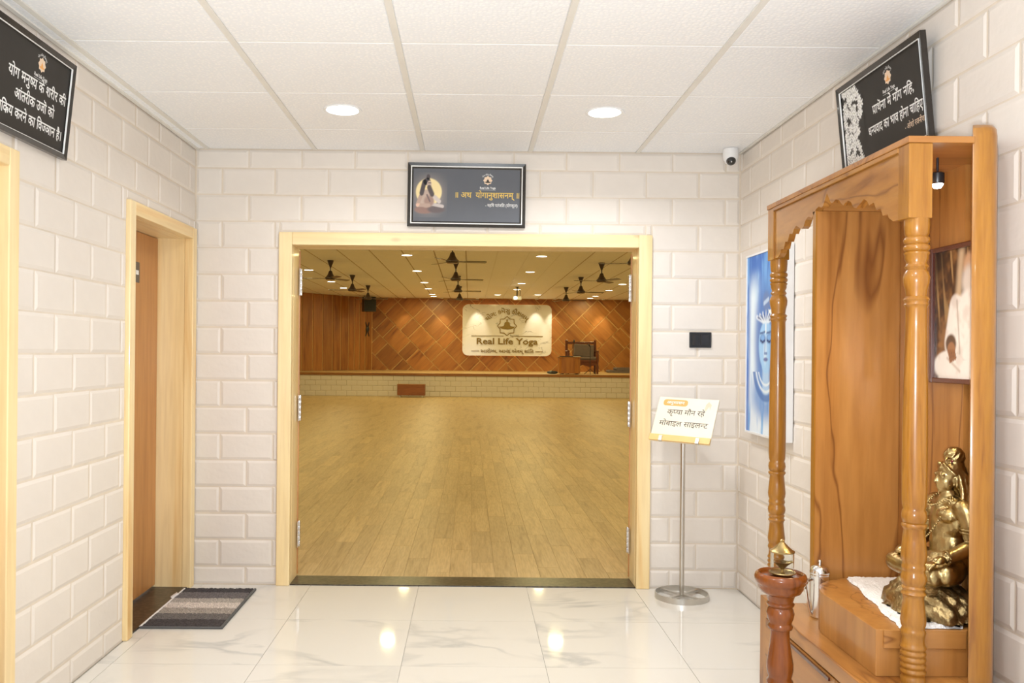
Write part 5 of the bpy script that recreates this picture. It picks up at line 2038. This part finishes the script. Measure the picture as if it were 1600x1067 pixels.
body = MB()
cz = 0.0
ch = [
    # trunk: pelvis to neck
    [((0.012, 0, 0.118), 0.062), ((0.014, 0, 0.165), 0.052), ((0.012, 0, 0.215), 0.050), ((0.012, 0, 0.262), 0.058), ((0.016, 0, 0.305), 0.048), ((0.014, 0, 0.335), 0.026), ((0.008, 0, 0.360), 0.023)],
]
for s in (-1, 1):
    kz = 0.128 if s < 0 else 0.118
    ch.append([((0.015, s * 0.03, 0.128), 0.048), ((-0.035, s * 0.085, 0.130), 0.044), ((-0.085, s * 0.132, kz), 0.036)])          # thigh to knee
    ch.append([((-0.085, s * 0.132, kz), 0.034), ((-0.088, s * 0.06, 0.112), 0.030), ((-0.080, -s * 0.02, 0.118), 0.022), ((-0.070, -s * 0.06, 0.126), 0.018)])  # shin across
    ch.append([((0.016, s * 0.045, 0.312), 0.036), ((0.018, s * 0.086, 0.302), 0.032), ((0.022, s * 0.102, 0.255), 0.028), ((0.018, s * 0.108, 0.208), 0.0235)])     # upper arm
    ax, ay = (0.0, 0.0) if s < 0 else (0.032, -0.045)
    ch.append([((0.018, s * 0.108, 0.208), 0.0235), ((-0.028 + ax / 2, s * (0.118 + ay / 2), 0.188), 0.021), ((-0.072 + ax, s * (0.126 + ay), 0.176), 0.0155)])    # forearm
    ch.append([((-0.070 + ax, s * (0.126 + ay), 0.177), 0.0145), ((-0.088 + ax, s * (0.130 + ay), 0.172), (0.017, 0.012)), ((-0.102 + ax, s * (0.131 + ay), 0.166), (0.016, 0.010))])
    for k in range(4):
        y = s * (0.118 + ay + 0.0085 * k)
        ln2 = (0.030, 0.035, 0.034, 0.028)[k]
        ch.append([((-0.100 + ax, y, 0.167), 0.0058), ((-0.100 + ax - ln2 * 0.55, y, 0.160), 0.0055), ((-0.100 + ax - ln2 * 0.9, y, 0.146), 0.0048)])
    ch.append([((-0.084 + ax, s * (0.116 + ay), 0.168), 0.0065), ((-0.098 + ax, s * (0.106 + ay), 0.158), 0.0058), ((-0.110 + ax, s * (0.104 + ay), 0.150), 0.005)])
v_, f_ = skin_mesh(ch, 2)
body.add(v_, f_)
# head: skull, jaw, nose, brow, lips, ears
HX, HZ = 0.014, 0.384
body.ball((HX + 0.004, 0, HZ + 0.012), (0.037, 0.032, 0.036))
body.ball((HX - 0.008, 0, HZ - 0.010), (0.028, 0.0265, 0.034))
body.ball((HX - 0.024, 0, HZ - 0.034), (0.010, 0.011, 0.009))
body.add([(HX - 0.034, -0.004, HZ + 0.012), (HX - 0.034, 0.004, HZ + 0.012), (HX - 0.047, 0.0045, HZ - 0.010), (HX - 0.047, -0.0045, HZ - 0.010), (HX - 0.028, -0.008, HZ - 0.014), (HX - 0.028, 0.008, HZ - 0.014), (HX - 0.02, 0, HZ + 0.014)],
         [(0, 1, 2, 3), (3, 2, 5, 4), (0, 3, 4), (1, 5, 2), (0, 6, 1), (6, 0, 4), (6, 5, 1), (4, 5, 6)])
body.ball((HX - 0.0335, 0, HZ - 0.0185), (0.0055, 0.0095, 0.0034))
body.ball((HX - 0.0325, 0, HZ - 0.0245), (0.0055, 0.0085, 0.0036))
for s in (-1, 1):
    body.ball((HX - 0.029, s * 0.0125, HZ + 0.013), (0.008, 0.0105, 0.0032))
    body.ball((HX - 0.0275, s * 0.0125, HZ + 0.004), (0.0068, 0.008, 0.0042))
    body.ball((HX + 0.006, s * 0.032, HZ - 0.002), (0.0075, 0.005, 0.014))
    body.ball((HX + 0.004, s * 0.033, HZ - 0.018), (0.005, 0.005, 0.007))
    body.ball((-0.006, s * 0.032, 0.280), (0.030, 0.036, 0.026))
body.ball((0.012, 0, 0.262), (0.043, 0.072, 0.066), 24, 16)
body.ball((0.010, 0, 0.195), (0.043, 0.060, 0.062), 24, 16)
body.ball((0.016, 0, 0.308), (0.034, 0.090, 0.030), 24, 16)
body.ball((0.012, 0, 0.140), (0.062, 0.080, 0.045), 24, 16)
fuse(body, 'body', MT['brass'], stt, 0.0032, 3)
# hair: cap, back fall, side locks, coiled top knot
hair = MB()
hair.ball((HX + 0.008, 0, HZ + 0.020), (0.040, 0.0355, 0.034))
hair.ball((HX + 0.034, 0, HZ - 0.018), (0.022, 0.034, 0.05))
hair.ball((HX + 0.044, 0, HZ - 0.060), (0.018, 0.040, 0.05))
hair.lathe([(0.018, 0.030), (0.026, 0.036), (0.0275, 0.043), (0.0245, 0.049), (0.0275, 0.054), (0.0275, 0.062), (0.0235, 0.067), (0.0255, 0.071), (0.0245, 0.079), (0.019, 0.086), (0.011, 0.091), (0.002, 0.093)], 20, (HX + 0.014, 0, HZ))
for k in range(10):
    a = 2 * PI * k / 10
    hair.tube([(HX + 0.014 + 0.0275 * math.cos(a), 0.0275 * math.sin(a), HZ + 0.058), (HX + 0.014 + 0.026 * math.cos(a + 0.5), 0.026 * math.sin(a + 0.5), HZ + 0.073), (HX + 0.014 + 0.014 * math.cos(a + 0.9), 0.014 * math.sin(a + 0.9), HZ + 0.088)], 0.0032, 6)
for s in (-1, 1):
    for k in range(3):
        x0 = HX + 0.012 + 0.012 * k
        hair.tube([(x0, s * 0.033, HZ + 0.01), (x0 + 0.006, s * 0.038, HZ - 0.03), (x0 + 0.004, s * (0.044 + 0.006 * k), HZ - 0.07), (x0 - 0.004, s * (0.05 + 0.008 * k), HZ - 0.098)], [0.008, 0.0085, 0.008, 0.004], 8)
    for k in range(4):
        a = -0.5 + 0.35 * k
        hair.tube([(HX - 0.024 + 0.010 * k, s * 0.010, HZ + 0.045), (HX - 0.018 + 0.011 * k, s * 0.026, HZ + 0.032), (HX + 0.0 + 0.010 * k, s * 0.036, HZ + 0.012)], 0.0045, 6)
fuse(hair, 'hair', MT['brass'], stt, 0.0026, 1)
MB().tube([(HX - 0.012 + 0.010 * math.cos(a), -0.022 + 0.004 * math.sin(a), HZ + 0.052 + 0.009 * math.sin(a)) for a in [i * 0.42 for i in range(11)]], 0.0028, 8).build('crescent', MT['brass'], stt, smooth=True)
MB().ball((HX - 0.006, -0.024, HZ + 0.052), 0.0035, 8, 6).build('red_mark', MT['petal'], stt, smooth=True)


def beads(name, pts, r):
    m_ = MB()
    P_ = [Vector(p) for p in pts]
    tot = []
    for a, b in zip(P_[:-1], P_[1:]):
        n_ = max(1, int((b - a).length / (r * 1.9)))
        for i in range(n_):
            tot.append(a + (b - a) * (i / n_))
    for p in tot:
        m_.ball(tuple(p), r, 8, 6)
    m_.build(name, MT['brass'], stt, smooth=True)


def loop(z_drop, w_, fx, n=24):
    out = []
    for i in range(n + 1):
        a = PI * i / n
        y = w_ * math.cos(a)
        d = math.sin(a)
        out.append((0.010 - (fx + 0.010) * d ** 0.7, y, 0.335 - z_drop * d ** 1.1))
    return out


beads('bead_necklace', loop(0.030, 0.036, 0.045), 0.0033)
beads('long_bead_necklace', loop(0.125, 0.048, 0.062, 36), 0.0033)
for s in (-1, 1):
    m_ = MB()
    for dz in (-0.005, 0.004):
        m_.tube([(0.0215 + 0.0285 * math.cos(a), s * 0.102 + 0.0285 * math.sin(a), 0.250 + dz) for a in [2 * PI * i / 20 for i in range(20)]], 0.0034, 6, closed=True)
    m_.build('arm_band', MT['brass'], stt, smooth=True)
    m_ = MB()
    m_.tube([(-0.062 + (0.03 if s > 0 else 0), s * (0.124 - (0.042 if s > 0 else 0)) + 0.0185 * math.cos(a), 0.179 + 0.0185 * math.sin(a)) for a in [2 * PI * i / 16 for i in range(16)]], 0.0036, 6, closed=True)
    m_.build('bracelet', MT['brass'], stt, smooth=True)
cl = MB()
cl.ball((0.012, 0, 0.138), (0.072, 0.080, 0.030))
cl.ball((-0.03, 0, 0.120), (0.055, 0.07, 0.02))
cl.build('waist_cloth', MT['brassdark'], stt, smooth=True)

# ---------------------------------------------------------------- steel jug on the ledge
jg = thing('steel_jug', 'shiny lidded steel jug on the shrine ledge behind the platform corner', 'jug', (1.182, 2.836, ZL))
jg.scale = (0.88, 0.88, 1.16)
MB().lathe([(0.030, 0), (0.034, 0.004), (0.034, 0.118), (0.0355, 0.122), (0.0345, 0.126)], 28).build('body', MT['chrome'], jg, smooth=True)
MB().lathe([(0.0365, 0.1265), (0.0375, 0.131), (0.036, 0.136), (0.030, 0.146), (0.018, 0.151), (0.006, 0.153), (0.005, 0.157), (0.0075, 0.161), (0.006, 0.166), (0.001, 0.168)], 28).build('lid', MT['chrome'], jg, smooth=True)
MB().tube([(-0.033, -0.006, 0.112), (-0.052, -0.012, 0.108), (-0.058, -0.014, 0.085), (-0.050, -0.013, 0.05), (-0.040, -0.008, 0.018), (-0.033, -0.006, 0.012)], [0.006, 0.0055, 0.005, 0.005, 0.0055, 0.006], 10).build('handle', MT['chrome'], jg, smooth=True)

# ---------------------------------------------------------------- lamp pedestal and oil lamp
pd = thing('lamp_pedestal', 'dark turned wooden pedestal with dish top in front of the shrine', 'pedestal', (0.878, 2.37, 0))
kx_ = 2.37 / F


def pz(v):
    return CAMZ - (v - CY - 4.5) * kx_


pr_ = [(0.07, 0.0), (0.078, 0.02), (0.06, 0.05), (0.035, 0.07), (0.03, 0.10), (0.042, 0.16), (0.045, 0.20), (0.03, 0.27), (0.026, 0.33), (0.034, 0.362), (0.036, 0.372), (0.034, 0.382)]
for v, h in [(1063, 20), (1058, 17), (1053, 18.5), (1045, 20), (1035, 20), (1020, 17.5), (1000, 14.6), (988, 14), (983, 14.5), (981, 18), (977, 19), (974, 17), (971, 17), (965, 19.5), (957, 21), (950, 19), (947, 17), (945, 20), (942, 21), (939, 18.5), (935, 19.5), (929, 21.5), (927, 24), (924, 30), (917, 34), (913, 34), (911, 36), (907, 38.5), (901, 39.5), (896, 37.5), (894, 34), (896, 31), (899, 30.5)]:
    pr_.append((h * kx_, pz(v)))
pr_.append((0.002, pz(899)))
MB().lathe(pr_, 40).build('turned_body', MT['red'], pd, smooth=True, angle=50)
zt = pz(899) + 0.0005
ol = thing('oil_lamp', 'small brass oil lamp with glass cylinder on the wooden pedestal', 'oil lamp', (0.882, 2.37, zt))
MB().lathe([(0.002, 0.0), (0.020, 0.0), (0.030, 0.004), (0.037, 0.009), (0.036, 0.011), (0.029, 0.007), (0.002, 0.004)], 32).build('dish', MT['brass'], ol, smooth=True)
MB().lathe([(0.010, 0.004), (0.004, 0.010), (0.004, 0.017), (0.012, 0.026), (0.022, 0.036), (0.023, 0.038), (0.019, 0.037), (0.008, 0.028), (0.001, 0.026)], 24).build('wick_bowl', MT['brass'], ol, smooth=True)
MB().tube([(0.015, 0, 0.034), (0.028, -0.004, 0.040)], [0.006, 0.003], 8).build('spout', MT['brass'], ol, smooth=True)
MB().lathe([(0.0315, 0.008), (0.0315, 0.066), (0.030, 0.066), (0.030, 0.008), (0.0315, 0.008)], 32, caps=False).build('glass_cylinder', MT['glass'], ol, smooth=True)
MB().lathe([(0.033, 0.065), (0.0335, 0.069), (0.028, 0.072), (0.018, 0.080), (0.009, 0.090), (0.005, 0.094), (0.0065, 0.098), (0.001, 0.102)], 28).build('cap', MT['brass'], ol, smooth=True)
